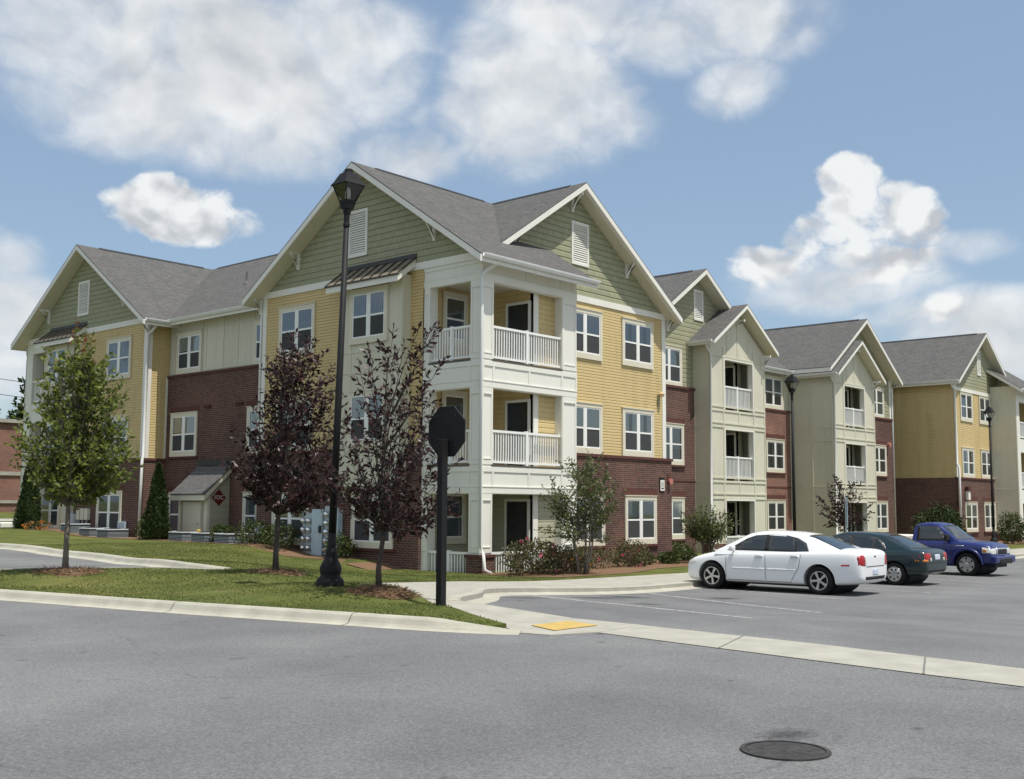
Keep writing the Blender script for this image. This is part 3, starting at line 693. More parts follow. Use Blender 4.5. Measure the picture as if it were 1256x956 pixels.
def vent(f, a, z0, ww=.92, hh=1.5, o=.0):
    m = MB(); t = .09
    f.box(m, a - ww / 2, a - ww / 2 + t, z0, z0 + hh, o, o + .06); f.box(m, a + ww / 2 - t, a + ww / 2, z0, z0 + hh, o, o + .06); f.box(m, a - ww / 2 + t, a + ww / 2 - t, z0 + hh - t, z0 + hh, o, o + .06); f.box(m, a - ww / 2 + t, a + ww / 2 - t, z0, z0 + t, o, o + .06)
    z = z0 + t
    while z < z0 + hh - t - .02:
        m.prism([f.p(a - ww / 2 + t, z, o + .05), f.p(a - ww / 2 + t, z + .06, o + .015), f.p(a - ww / 2 + t, z + .075, o + .015), f.p(a - ww / 2 + t, z + .015, o + .05)], Vector(f.p(ww - 2 * t, 0)) - Vector(f.p(0, 0))); z += .075
    f.box(m, a - ww / 2 + t, a + ww / 2 - t, z0 + t, z0 + hh - t, o, o + .012)
    return m.build('gable_vent', WHITE, B)
def railing(f, a0, a1, z0, o=-.10, h=1.06, bot=.10):
    m = MB()
    f.box(m, a0, a1, z0 + h - .07, z0 + h, o - .045, o + .045); f.box(m, a0, a1, z0 + bot, z0 + bot + .06, o - .03, o + .03)
    n = int((a1 - a0) / .112); mid = (a0 + a1) / 2
    for i in range(1, n):
        a = a0 + (a1 - a0) * i / n
        f.box(m, a - .019, a + .019, z0 + bot + .06, z0 + h - .07, o - .019, o + .019)
    f.box(m, mid - .05, mid + .05, z0 + .0, z0 + h + .03, o - .05, o + .05)
    return m.build('balcony_railing', VINYL, B)
Z1, Z2, Z3, ZE = .13, 3.18, 6.24, 9.24
WZ = (.72, 3.83, 7.06)          # window bottoms
RIDGE = 13.0
# ---- west front gable (faces -X), Y 0..10.45
W0 = Fac('W', 0); Yc = 5.22
wall(W0, 2.4, 10.45, -.5, 3.72, BRICK, .10)
trim(W0, [(2.4, 10.47, 3.72, 3.82)], SOLDIER, -.1, .15, 'brick_ledge')
wall(W0, 2.4, 10.45, 3.82, 9.2, YELLOW, 0)
siding(W0, lambda z: (2.42, 10.28), 3.82, 9.2, .102, YELLOW)
trim(W0, [(10.28, 10.48, 3.82, 9.2)], WHITE, 0, .05, 'corner_board')
trim(W0, [(0.02, 10.48, 9.2, 9.42)], WHITE, .0, .06, 'frieze_board')
gab = lambda zz, half, yc: (yc - (RIDGE - .22 - zz) / .667, yc + (RIDGE - .22 - zz) / .667)
prismwall(W0, [(.0, 9.42), (10.45, 9.42), (Yc, 12.75)], GREENL, .2, 'gable')
siding(W0, lambda z: gab(z, 0, Yc), 9.42, 12.74, .2, SHAKE, .024, 'shake_siding')
vent(W0, 5.5, 10.02, .93, 1.55)
for a in (10.6, 8.55, 1.95): brace(W0, a, {10.6: 9.3, 8.55: 10.62, 1.95: 10.62}[a])
for z, k in ((WZ[2], 'vd'), (WZ[1], 'h')): put_window(W0, 8.56, z, k)
put_window(W0, 8.56, WZ[0], 'b', o=.105); put_window(W0, 4.46, WZ[0], 'c', o=.105)
# bay
BW = Fac('W', -.35)
b_ = MB(); b_.box(-.35, 3.0, 2.62, 0.05, 5.9, 9.1); b_.build('bay', CREAM, B)
battens(BW, [3.04, 3.62, 5.36, 5.86], 2.62, 9.1, [2.75, 5.55, 6.2, 6.85, 8.95], CREAM)
battens(Fac('S', 3.0), [-.31, .0], 2.62, 9.1, [2.75, 5.55, 6.2, 6.85, 8.95], CREAM)
put_window(BW, 4.49, WZ[2] + .02, 'vd', 1.76, 1.72); put_window(BW, 4.49, WZ[1] + .02, 'h', 1.76, 1.72)
def bayroof(f0, a0, a1, ztop, zbot, out):
    m = MB(); q = [f0.p(a0, ztop, 0), f0.p(a1, ztop, 0), f0.p(a1, zbot, out), f0.p(a0, zbot, out)]; m.prism(q, (0, 0, -.03)); r = m.build('bay_roof', BRONZE, B)
    s = MB(); n = 8
    for i in range(n + 1):
        a = a0 + .02 + (a1 - a0 - .04) * i / n
        s.prism([f0.p(a - .012, ztop, 0), f0.p(a - .012, ztop + .05, 0), f0.p(a - .012, zbot + .045, out), f0.p(a - .012, zbot, out)], Vector(f0.p(.024, 0)) - Vector(f0.p(0, 0)))
    f0.box(s, a0 - .02, a1 + .02, ztop - .02, ztop + .12, .0, .05); f0.box(s, a0 - .01, a1 + .01, zbot - .035, zbot + .01, out, out + .03)
    s.build('standing_seam', BRONZED, r)
    t = MB(); t.prism([f0.p(a0 + .03, ztop - .035, .01), f0.p(a0 + .03, zbot - .035, out - .02), f0.p(a0 + .03, zbot - .22, out - .02), f0.p(a0 + .03, ztop - .26, .01)], Vector(f0.p(a1 - a0 - .06, 0)) - Vector(f0.p(0, 0))); t.build('eave_board', WHITE, r)
bayroof(W0, 2.75, 6.2, 9.62, 9.0, .78)
brace(W0, 5.75, 2.62, .34, .6); brace(W0, 3.15, 2.62, .34, .6)
# ---- corner balcony tower
def bx(name, mat, *boxes, bevel=0):
    for b in boxes:
        m = MB(); m.box(*b); o = m.build(name, mat, B, bevel=bevel)
    return o
TX, TY = 4.40, 2.4
for zf in (Z1, Z2, Z3): bx('balcony_deck', PANELW if zf > 1 else CONC, (.06, .06, zf - .25, TX - .06, TY + 1.0, zf))
bx('balcony_deck_edge', simple('deck_edge', (.10, .085, .07), .8), (.44, -.025, Z2 + .0, 3.68, .0, Z2 + .05), (.44, -.025, Z3 + .0, 3.68, .0, Z3 + .05), (-.025, .44, Z2, .0, 2.16, Z2 + .05), (-.025, .44, Z3, 0, 2.16, Z3 + .05))
bx('tower_post', PANELW, (0, 0, .66, .5, .46, ZE), (3.66, 0, .66, TX, .3, ZE), (0, 2.14, -.3, .32, TY, ZE))
bx('post_base', BRICK, (-.05, -.05, -.4, .56, .5, .58), (3.6, -.05, -.4, TX + .05, .3, .58), (TX - .1, .3, -.4, TX + .05, 1.6, .58))
bx('post_base_cap', SOLDIER, (-.09, -.09, .58, .60, .54, .66), (3.56, -.09, .58, TX + .09, .34, .66))
bx('spandrel', PANELW, (.5, .0, 2.38, 3.66, .22, Z2), (.5, .0, 5.44, 3.66, .22, Z3), (.5, .0, 8.56, 3.66, .22, ZE), (0, .46, 2.38, .22, 2.14, Z2), (0, .46, 5.44, .22, 2.14, Z3), (0, .46, 8.60, .22, 2.14, ZE))
bx('tower_side', PANELW, (TX - .15, .3, -.3, TX, 1.5, ZE))
S0 = Fac('S', 0)
tm = MB()
for z0, z1 in ((2.38, Z2), (5.44, Z3)):
    for f, a0, a1 in ((S0, .02, TX), (W0, .02, 2.40)):
        f.box(tm, a0, a1, z0 + .02, z0 + .20, 0, .025); f.box(tm, a0, a1, z1 - .16, z1 - .02, 0, .025); f.box(tm, a0, a1, z0 + .2, z0 + .225, 0, .04)
        for a in ((.02, .10), (a1 - .08, a1)): f.box(tm, a[0], a[1], z0 + .2, z1 - .16, 0, .022)
    S0.box(tm, 2.06, 2.14, z0 + .225, z1 - .16, 0, .022); S0.box(tm, .46, .54, z0 + .225, z1 - .16, 0, .022); S0.box(tm, 3.62, 3.70, z0 + .225, z1 - .16, 0, .022); W0.box(tm, .42, .5, z0 + .225, z1 - .16, 0, .022); W0.box(tm, 2.1, 2.18, z0 + .225, z1 - .16, 0, .022)
for (f, a0, a1) in ((S0, .02, TX), (W0, .02, 2.40)):
    f.box(tm, a0, a1, 8.58, 8.78, 0, .025); f.box(tm, a0, a1, 8.78, 8.80, 0, .035); f.box(tm, a0, a1, 9.08, 9.2, 0, .024)
for a in (1.95, 3.6, 4.2): S0.box(tm, a - .03, a + .03, 8.8, 9.08, 0, .02)
for zb, zt in ((.66, 2.40), (Z2 + .0, 5.46), (Z3, 8.58)):
    for f, spans in ((S0, ((.0, .5), (3.66, TX))), (W0, ((.0, .46), (2.12, 2.40)))):
        for a0, a1 in spans:
            f.box(tm, a0 + .02, a0 + .09, zb + .05, zt, 0, .02); f.box(tm, a1 - .09, a1 - .02, zb + .05, zt, 0, .02); f.box(tm, a0 + .09, a1 - .09, zb + .05, zb + .2, 0, .02); f.box(tm, a0 + .09, a1 - .09, zt - .18, zt, 0, .02)
            f.box(tm, a0 + .09, a1 - .09, zb + .2, zb + .225, 0, .035); f.box(tm, a0 + .09, a1 - .09, zt - .205, zt - .18, 0, .035)
tm.build('tower_trim', PANELW, B)
for z in (Z2, Z3): railing(S0, .5, 3.66, z); railing(W0, .46, 2.14, z)
railing(S0, .56, 3.60, -.30, bot=.12, h=1.02); railing(W0, .50, 2.14, -.30, bot=.12, h=1.02)
for zi, (z, mt) in enumerate(((Z1, OLIVE), (Z2, YELLOW), (Z3, YELLOW))):
    top = z + 2.55
    fb = Fac('S', TY)
    wall(fb, .0, 2.65, z, top, mt, 0, 'balcony_wall', .15); siding(fb, lambda q: (.3, 2.65), z, top, .16, mt, .016)
    fw = Fac('W', 2.65)
    wall(fw, .3, TY, z, top, mt, 0, 'balcony_wall', .15); siding(fw, lambda q: (.42, TY), z, top, .16, mt, .016)
    fc = Fac('S', .30)
    wall(fc, 2.65, 3.7, z, top, mt, 0, 'closet_wall', .15); siding(fc, lambda q: (2.85, 3.66), z, top, .16, mt, .016)
    trim(fc, [(2.63, 2.85, z, top)], WHITE, 0, .03, 'corner_board')
    bx('balcony_ceiling', SOFFIT, (.2, .2, top - .02 if top < 9 else 8.98, TX - .1, TY, (top if top < 9 else 9.0)))
    d = MB(); fw.box(d, .40, .48, z, z + 2.13, 0, .06); fw.box(d, 1.33, 1.41, z, z + 2.13, 0, .06); fw.box(d, .48, 1.33, z + 2.05, z + 2.13, 0, .06); fr = d.build('patio_door', WHITE, B)
    d = MB(); fw.box(d, .48, 1.33, z, z + 2.05, .018, .032); d.build('door_glass', DARKGL, fr)
    put_window(fb, 1.30, z + .75, 'nd', 1.1, 1.62)
# ---- south gable with yellow siding
YG = 1.5; SG = Fac('S', YG); XR = 11.6; XC = 6.1
wall(SG, TX - .1, XR + .25, -.5, 3.72, BRICK, .12)
trim(SG, [(TX, XR + .29, 3.72, 3.82)], SOLDIER, -.1, .17, 'brick_ledge')
wall(SG, TX - .2, XR, 3.82, 9.2, YELLOW, 0); siding(SG, lambda z: (TX - .1, XR - .2), 3.82, 9.0, .102, YELLOW)
trim(SG, [(XR - .22, XR + .01, 3.82, 9.3)], WHITE, 0, .05, 'corner_board')
trim(SG, [(TX - .1, XR + .01, 9.0, 9.22)], WHITE, .0, .06, 'frieze_board')
prismwall(SG, [(.8, 9.2), (XR, 9.2), (XC, 12.75)], GREENL, .2, 'gable')
siding(SG, lambda z: (max(.9, XC - (RIDGE - .22 - z) / .667), min(XR, XC + (RIDGE - .22 - z) / .667)), 9.22, 12.74, .2, SHAKE, .024, 'shake_siding')
vent(SG, 6.45, 10.25, .95, 1.5)
for a, z in ((11.75, 9.25), (9.15, 10.85), (6.0, 12.65), (2.9, 10.75)): brace(SG, a, z, .52)
for a in (6.7, 9.82):
    put_window(SG, a, WZ[2], 'vd' if a < 8 else 'cd'); put_window(SG, a, WZ[1], 'v' if a < 8 else 'c'); put_window(SG, a, WZ[0], 'v' if a < 8 else 'b', o=.125)
wall(Fac('E', XR), YG + .02, 4.2, -.5, 9.0, YELLOW, 0)
# ---- west recess between the two west gables (faces -X at x=1)
WM = Fac('W', 1.0)
wall(WM, 10.3, 18.2, -.5, 7.02, BRICK, .08); trim(WM, [(10.3, 18.2, 7.02, 7.12)], SOLDIER, -.1, .13, 'brick_ledge')
wall(WM, 10.3, 18.2, 7.12, 9.4, CREAM, 0)
battens(WM, [10.6, 11.0, 12.45, 13.45, 14.4, 15.55, 15.75, 17.7, 18.0], 7.12, 9.35, [7.2, 8.85], CREAM, .06)
put_window(WM, 16.65, WZ[2] + .08, 'b', 1.75, 1.62); put_window(WM, 11.5, WZ[2] + .08, 'hd', 1.75, 1.62)
put_window(WM, 16.75, WZ[1] + .05, 'b', 1.85, o=.085); put_window(WM, 11.65, WZ[1] + .05, 'h', 1.85, o=.085)
put_window(WM, 16.75, WZ[0] + .05, 'nd', 1.85, o=.085); put_window(WM, 11.75, WZ[0] + .05, 'nd', 1.85, o=.085)
vm = MB()
for a, z in ((15.0, 5.75), (15.15, 5.75), (15.3, 5.75), (12.9, 5.75), (13.05, 5.75), (13.2, 5.75)): vm.box(.80, a - .05, z - .05, .93, a + .05, z + .05)
vm.build('exhaust_hood', SOLDIER, B)
# entry shed
bx('shed_wall', OLIVE, (.0, 13.62, -.2, 1.0, 15.45, 2.33))
sw_ = Fac('S', 13.6)
m = MB(); m.prism([(0, 13.6, 2.33), (1.0, 13.6, 2.33), (1.0, 13.6, 3.25)], (0, 1.85, 0)); m.build('shed_wall', OLIVE, B)
siding(sw_, lambda z: (.1 if z < 2.33 else max(.1, (z - 2.3) / .92), .93), .4, 3.1, .26, OLIVE, .014)
trim(sw_, [(0, .1, 0, 2.36)], TRIMTAN, 0, .03, 'corner_board'); trim(Fac('W', 0), [(13.6, 13.75, 0, 2.33), (15.3, 15.45, 0, 2.33), (13.75, 15.3, 2.2, 2.33)], TRIMTAN, .0, .03, 'corner_board')
d = MB(); W0.box(d, 13.95, 15.1, .5, 2.12, 0, .045); dr = d.build('shed_door', DOORC, B)
d = MB(); d.tube([(-.05, 14.05, 1.32), (-.11, 14.05, 1.32), (-.11, 14.14, 1.32)], .02, 6); d.build('door_handle', GRAYM, dr)
m = MB(); m.lathe([(.09, .0), (.09, .1), (.05, .14)], 12, (.35, 13.45, 1.2), 'y'); m.build('fire_hose_inlet', DARKM, B)
sr = MB(); sr.prism([(-.28, 13.4, 2.42), (-.28, 15.65, 2.42), (.97, 15.65, 3.55), (.97, 13.4, 3.55)], (0, 0, -.05)); srr = sr.build('shed_roof', SHINGLE, B)
sr = MB(); sr.prism([(-.25, 13.43, 2.37), (-.25, 15.62, 2.37), (.97, 15.62, 3.5), (.97, 13.43, 3.5)], (0, 0, -.2)); sr.build('eave_board', TRIMTAN, srr)
sr = MB(); sr.box(.86, 13.4, 3.5, .93, 15.65, 3.68); sr.build('flashing', DARKM, srr)
# ---- far west gable wing, Y 18.1..28.4
Y0, Y1, YC2 = 18.1, 28.4, 23.1
wall(W0, Y0, 23.3, -.5, 3.72, BRICK, .10); trim(W0, [(Y0 - .04, 23.3, 3.72, 3.82)], SOLDIER, -.1, .15, 'brick_ledge')
wall(W0, Y0, 25.9, 3.82, 9.2, YELLOW, 0); siding(W0, lambda z: (Y0 + .2, 23.3), 3.82, 9.2, .102, YELLOW)
trim(W0, [(Y0, Y0 + .2, 3.82, 9.3)], WHITE, 0, .05, 'corner_board'); trim(W0, [(Y0, Y1, 9.2, 9.42)], WHITE, -.1, .06, 'frieze_board')
prismwall(W0, [(Y0, 9.42), (Y1, 9.42), (YC2, 12.75)], GREENL, .2, 'gable'); siding(W0, lambda z: gab(z, 0, YC2), 9.42, 12.74, .2, SHAKE, .024, 'shake_siding')
vent(W0, 23.35, 10.02, .93, 1.5)
for a, z in ((18.0, 9.3), (26.4, 10.6), (20.0, 10.7)): brace(W0, a, z)
for i, (z, k) in enumerate(((WZ[2], 'nd'), (WZ[1], 'hd'))): put_window(W0, 20.22, z, k)
put_window(W0, 20.35, WZ[0] + .1, 'd', o=.105)
SR = Fac('S', Y0)
wall(SR, 0, 1.0, -.5, 3.72, BRICK, .08); wall(SR, 0.01, 1.0, 3.72, 9.25, YELLOW, 0); siding(SR, lambda z: (.12, .98), 3.82, 9.2, .102, YELLOW)
trim(SR, [(0, .18, 3.82, 9.25)], WHITE, .0, .05, 'corner_board'); trim(SR, [(.86, .98, 3.72, 7.1)], WHITE, .0, .06, 'corner_board'); trim(SR, [(-.1, .9, 3.72, 3.82)], SOLDIER, 0, .12, 'brick_ledge')
b_ = MB(); b_.box(-.35, 23.3, .3, .05, 26.0, 9.1); b_.build('bay', CREAM, B); BW2 = Fac('W', -.35)
battens(BW2, [23.35, 23.9, 25.6, 25.95], .3, 9.1, [.6, 2.7, 3.3, 3.7, 5.7, 6.3, 6.9, 8.95], CREAM); battens(Fac('S', 23.3), [-.3, 0], .3, 9.1, [2.7, 3.3, 5.7, 6.3], CREAM)
for z in (WZ[2], WZ[1], WZ[0] + .15): put_window(BW2, 24.75, z, 'nd', 1.7)
bayroof(W0, 23.0, 26.2, 9.62, 9.0, .78)
for z0, z1 in ((-.4, .75), (2.55, 3.4), (5.6, 6.45), (8.75, 9.3)): bx('spandrel', PANELW, (.02, 26.25, z0, .2, 27.85, z1))
bx('tower_post', PANELW, (0, 26.0, -.4, .3, 26.25, 9.3), (0, 27.85, -.4, .5, 28.4, 9.3), (.5, 28.1, -.4, 3.0, 28.37, 9.25), (.3, 26.3, 9.0, 1.6, 28.05, 9.19))
bx('balcony_wall', YELLOW, (1.6, 26, -.4, 1.8, 28.4, 9.2))
for z in (3.3, 6.35): railing(W0, 26.25, 27.85, z + .1)
# ---- roofs of the west block
slope([(-.62, -.5, 9.19), (4.85, -.5, 9.19), (4.85, 1.6, 10.59), (6.1, 5.0, 12.86), (6.1, 5.22, RIDGE), (-.62, 5.22, RIDGE)])
slope([(-.62, 10.94, 9.19), (6.1, 10.94, 9.19), (6.1, 5.22, RIDGE), (-.62, 5.22, RIDGE)])
slope([(1.2, .9, 9.74), (XC, .9, RIDGE), (XC, 10.4, RIDGE), (1.2, 10.4, 9.74)])
slope([(.55, 10.35, 9.30), (XC, 10.35, RIDGE), (XC, 23.0, RIDGE), (.55, 23.0, 9.30)])
slope([(11.95, .9, 9.10), (XC, .9, RIDGE), (XC, 28, RIDGE), (11.95, 28, 9.10)])
slope([(-.62, 17.45, 9.23), (6.1, 17.45, 9.23), (6.1, YC2, RIDGE), (-.62, YC2, RIDGE)])
slope([(-.62, 28.8, 9.20), (6.1, 28.8, 9.20), (6.1, YC2, RIDGE), (-.62, YC2, RIDGE)])
ridgecap((.4, Yc, RIDGE), (5.6, Yc, RIDGE)); ridgecap((XC, 1.6, RIDGE), (XC, 22.6, RIDGE)); ridgecap((.4, YC2, RIDGE), (5.6, YC2, RIDGE))
gutter((-.55, -.52, 9.2), (4.85, -.52, 9.2)); gutter((.54, 18.6 - .9, 9.3), (.54, 10.7, 9.3)); gutter((-.55, 17.43, 9.24), (.6, 17.43, 9.24))
pipe([(.12, -.5, 9.1), (.1, -.42, 8.98), (-.03, -.06, 8.75), (-.06, -.06, 8.6), (-.06, -.06, .9), (-.02, -.16, .72), (-.02, -.2, .25), (.15, -.32, .14)])
pipe([(.45, 10.75, 9.2), (.2, 10.62, 9.0), (.02, 10.55, 8.85), (-.05, 10.55, 8.6), (-.05, 10.55, .8)])
pipe([(.1, 17.5, 9.15), (.02, 17.85, 8.85), (-.06, 18.02, 8.7), (-.06, 18.02, 3.95), (-.14, 17.95, 3.75), (-.16, 17.95, .75)], .06)
pipe([(.05, 28.6, 9.1), (.05, 28.55, 8.8), (.05, 28.5, 8.5), (.05, 28.5, 1.2)])
m = MB(); m.lathe([(.16, -.3), (.1, -.1), (.04, .0), (.04, .38)], 10, (3.0, 15.9, 11.05)); m.build('roof_vent_pipe', simple('lead_pipe', (.12, .12, .12), .7), B)
# ---- section 2: green gable, cream balcony tower
S2 = Fac('S', 4.1); CD = 17.9
wall(S2, 11.6, 17.9, -.5, 7.0, BRICK, .08); trim(S2, [(11.6, 17.95, 7.0, 7.1)], SOLDIER, -.1, .13, 'brick_ledge'); trim(S2, [(11.6, 17.9, 3.1, 3.16)], SOLDIER, .08, .10, 'brick_band')
wall(S2, 11.6, 17.66, 7.1, 9.3, GREENL, 0); prismwall(S2, [(13.4, 9.3), (22.4, 9.3), (CD, 12.05)], GREENL, .2, 'gable')
siding(S2, lambda z: (max(11.6, CD - max(.0, (12.08 - z)) / .667) if z > 9.3 else 11.7, min(22.3, CD + max(0, (12.08 - z)) / .667) if z > 9.3 else 17.65), 7.12, 12.06, .2, GREENL, .02)
put_window(S2, 15.75, WZ[2], 'b'); put_window(S2, 15.75, WZ[1] - .05, 'nbd', o=.085); put_window(S2, 15.75, WZ[0], 'v', o=.085)
vent(S2, 18.1, 10.1, .75, 1.35)
slope([(13.25, 3.5, 9.2), (CD, 3.5, 12.3), (CD, 13, 12.3), (13.25, 13, 9.2)]); slope([(22.55, 3.5, 9.2), (CD, 3.5, 12.3), (CD, 13, 12.3), (22.55, 13, 9.2)]); ridgecap((CD, 4.2, 12.3), (CD, 12, 12.3))
def balcony_tower(x0, x1, y, yb, o0, o1, apexz, eave, mat=CREAM, xc=None, hang=.55):
    """cream panel tower with three recessed balconies and its own small gable"""
    f = Fac('S', y); xc = xc or (x0 + x1) / 2
    bx('tower_post', mat, (x0, y, -.4, o0, y + .28, eave), (o1, y, -.4, x1, y + .28, eave), (x0, y + .28, -.4, x0 + .2, yb, eave), (x1 - .2, y + .28, -.4, x1, yb, eave))
    bx('spandrel', mat, (o0, y, 2.38, o1, y + .25, Z2), (o0, y, 5.44, o1, y + .25, Z3), (o0, y, 8.48, o1, y + .25, eave))
    pk = .667 * (xc - x0)
    prismwall(f, [(x0, eave), (x1, eave), (xc, eave + pk)], mat, .2, 'gable')
    bx('post_base', BRICK, (x0 - .04, y - .05, -.4, o0 - .02, y + .4, .5), (o1 + .02, y - .05, -.4, x1 + .04, y + .4, .5))
    tr = MB()
    for z in (2.42, 2.62, 3.12, 3.3, 5.48, 5.66, 6.18, 6.36, 8.55):
        f.box(tr, x0, x1, z - .035, z + .035, 0, .03)
    for a in (x0 + .05, o0 - .05, o1 + .05, x1 - .05): f.box(tr, a - .045, a + .045, .5, eave, 0, .024)
    for a in (xc - .9, xc, xc + .9): f.box(tr, a - .03, a + .03, 8.6, eave + pk * (1 - abs(a - xc) / (xc - x0)) - .05, 0, .02)
    for z0, z1 in ((2.66, 3.09), (5.7, 6.15)): f.box(tr, (o0 + o1) / 2 - .04, (o0 + o1) / 2 + .04, z0, z1, 0, .024)
    tr.build('tower_trim', mat, B)
    tr = MB()
    for z, zt in ((Z2, 5.44), (Z3, 8.48), (-.1, 2.38)):
        f.box(tr, o0 - .005, o0 + .06, z, zt, -.2, .035); f.box(tr, o1 - .06, o1 + .005, z, zt, -.2, .035); f.box(tr, o0 + .06, o1 - .06, zt - .06, zt + .005, -.2, .035)
    tr.build('opening_trim', WHITE, B)
    xm = o1 - .16
    for z, h in ((Z1, 2.4), (Z2, 2.4), (Z3, 2.4)):
        bx('balcony_deck', mat, (x0 + .2, y + .02, z - .2, x1 - .2, yb, z)); bx('balcony_ceiling', SOFFIT, (o0, y + .25, z + h + .02, o1, yb, z + h + .05))
        fc = Fac('S', y + .75); wall(fc, xm, o1 + .3, z, z + h, OLIVE, 0, 'closet_wall', .1); siding(fc, lambda q: (xm + .1, o1 + .1), z, z + h, .17, OLIVE, .016)
        fw = Fac('W', xm); wall(fw, y + .75, y + 2.4, z, z + h, OLIVE, 0, 'balcony_wall', .1); wall(Fac('S', y + 2.4), x0 + .2, xm, z, z + h, OLIVE, 0, 'balcony_wall', .1)
        d = MB(); fw.box(d, y + .80, y + .87, z, z + 2.2, 0, .05); fw.box(d, y + 2.2, y + 2.27, z, z + 2.2, 0, .05); fw.box(d, y + .87, y + 2.2, z + 2.12, z + 2.2, 0, .05); fr = d.build('patio_door', WHITE, B)
        d = MB(); fw.box(d, y + .87, y + 2.2, z, z + 2.12, .015, .03); d.build('door_glass', DARKGL, fr)
    for z in (Z2, Z3): railing(f, o0 + .06, o1 - .06, z)
    railing(f, o0, o1, -.25)
    e = apexz - .667 * (xc - (x0 - .4)); e2 = apexz - .667 * ((x1 + .4) - xc)
    slope([(x0 - .4, y - hang, e), (xc, y - hang, apexz), (xc, yb + .1, apexz), (x0 - .4, yb + .1, e)], .17); slope([(x1 + .4, y - hang, e2), (xc, y - hang, apexz), (xc, yb + .1, apexz), (x1 + .4, yb + .1, e2)], .17)
    brace(f, x1 - .25, eave - .05, .48, .6); brace(f, xc, eave + pk - .25, .4, .3)
    gutter((x0 - .42, yb, e), (x0 - .42, y - hang + .1, e))
    pipe([(x0 - .35, y - .1, e - .1), (x0 - .2, y - .05, e - .3), (x0 + .02, y - .07, e - .55), (x0 + .02, y - .07, .5), (x0 - .05, y - .2, .25), (x0 - .1, y - .5, .18)], .055)
    fs = Fac('W', x0)
    return f
balcony_tower(17.65, 22.4, 3.3, 6.4, 18.85, 21.35, 10.95, 8.95)
battens(Fac('W', 17.65), [3.34, 4.05], .3, 8.9, [2.42, 3.12, 5.48, 6.18, 8.5], CREAM)
# ---- section 3: recess, then the wing with green gable and its balcony tower
S3 = Fac('S', 6.4)
wall(S3, 22.2, 30.7, -.5, 7.0, BRICKO, .08); trim(S3, [(22.2, 30.6, 7.0, 7.1)], SOLDIER, -.1, .13, 'brick_ledge'); trim(S3, [(22.2, 30.6, 3.05, 3.11)], SOLDIER, .08, .1, 'brick_band'); wall(S3, 22.2, 30.7, 7.1, 9.2, CREAM, 0)
battens(S3, [27.5, 27.8, 29.95, 30.4], 7.1, 9.1, [8.9], CREAM, .06)
put_window(S3, 28.85, WZ[2] + .05, 'nbd'); put_window(S3, 28.85, WZ[1], 'ncd', o=.085); put_window(S3, 28.85, WZ[0], 'nd', o=.085)
slope([(12, 5.95, 9.15), (31.5, 5.95, 9.15), (31.5, 11.2, 12.1), (12, 11.2, 12.1)])
slope([(31.5, 5.95, 9.15), (56, 5.95, 9.15), (56, 11.2, 12.1), (31.5, 11.2, 12.1)])
slope([(12, 17, 9.0), (56, 17, 9.0), (56, 11.2, 12.1), (12, 11.2, 12.1)])
gutter((22.6, 5.93, 9.16), (30.1, 5.93, 9.16))
balcony_tower(30.6, 35.6, 3.9, 6.4, 31.85, 34.35, 10.9, 8.97)
W3 = Fac('W', 30.58); wall(W3, 4.4, 6.5, .4, 9.1, CREAM, 0); battens(W3, [3.95, 5.1, 6.35], .45, 9.0, [.6, 2.42, 3.12, 5.48, 6.18, 8.5], CREAM)
wall(W3, 3.95, 6.5, -.5, .4, BRICK, .04)
S4 = Fac('S', 4.4); CW = 34.65
wall(S4, 35.5, 38.9, -.5, 7.0, BRICK, .08); trim(S4, [(35.5, 38.95, 7.0, 7.1)], SOLDIER, -.1, .13, 'brick_ledge'); wall(S4, 35.5, 38.9, 7.1, 9.2, GREENL, 0)
siding(S4, lambda z: (35.6, 38.7), 7.12, 9.2, .2, GREENL, .02); trim(S4, [(38.7, 38.9, 7.1, 9.3)], WHITE, 0, .05, 'corner_board')
prismwall(S4, [(30.6, 9.2), (38.9, 9.2), (CW, 12.0)], GREENL, .2, 'gable'); siding(S4, lambda z: (CW - max(0, 12.02 - z) / .667, CW + max(0, 12.02 - z) / .667), 9.2, 12.0, .2, GREENL, .02)
for z, k in zip(WZ[::-1], ('n', 'nd', 'n')): put_window(S4, 36.95, z, k, o=.026 if z > 7 else .085)
slope([(30.12, 3.75, 9.25), (CW, 3.75, 12.3), (CW, 12, 12.3), (30.12, 12, 9.25)]); slope([(39.25, 3.75, 9.22), (CW, 3.75, 12.3), (CW, 12, 12.3), (39.25, 12, 9.22)]); ridgecap((CW, 4.2, 12.3), (CW, 11, 12.3))
brace(S4, 38.95, 9.3, .52); wall(Fac('E', 38.9), 4.42, 8, -.5, 9.2, CREAM, 0)
pipe([(39.2, 4.3, 9.1), (38.98, 4.3, 8.8), (38.98, 4.3, .4)], .05)
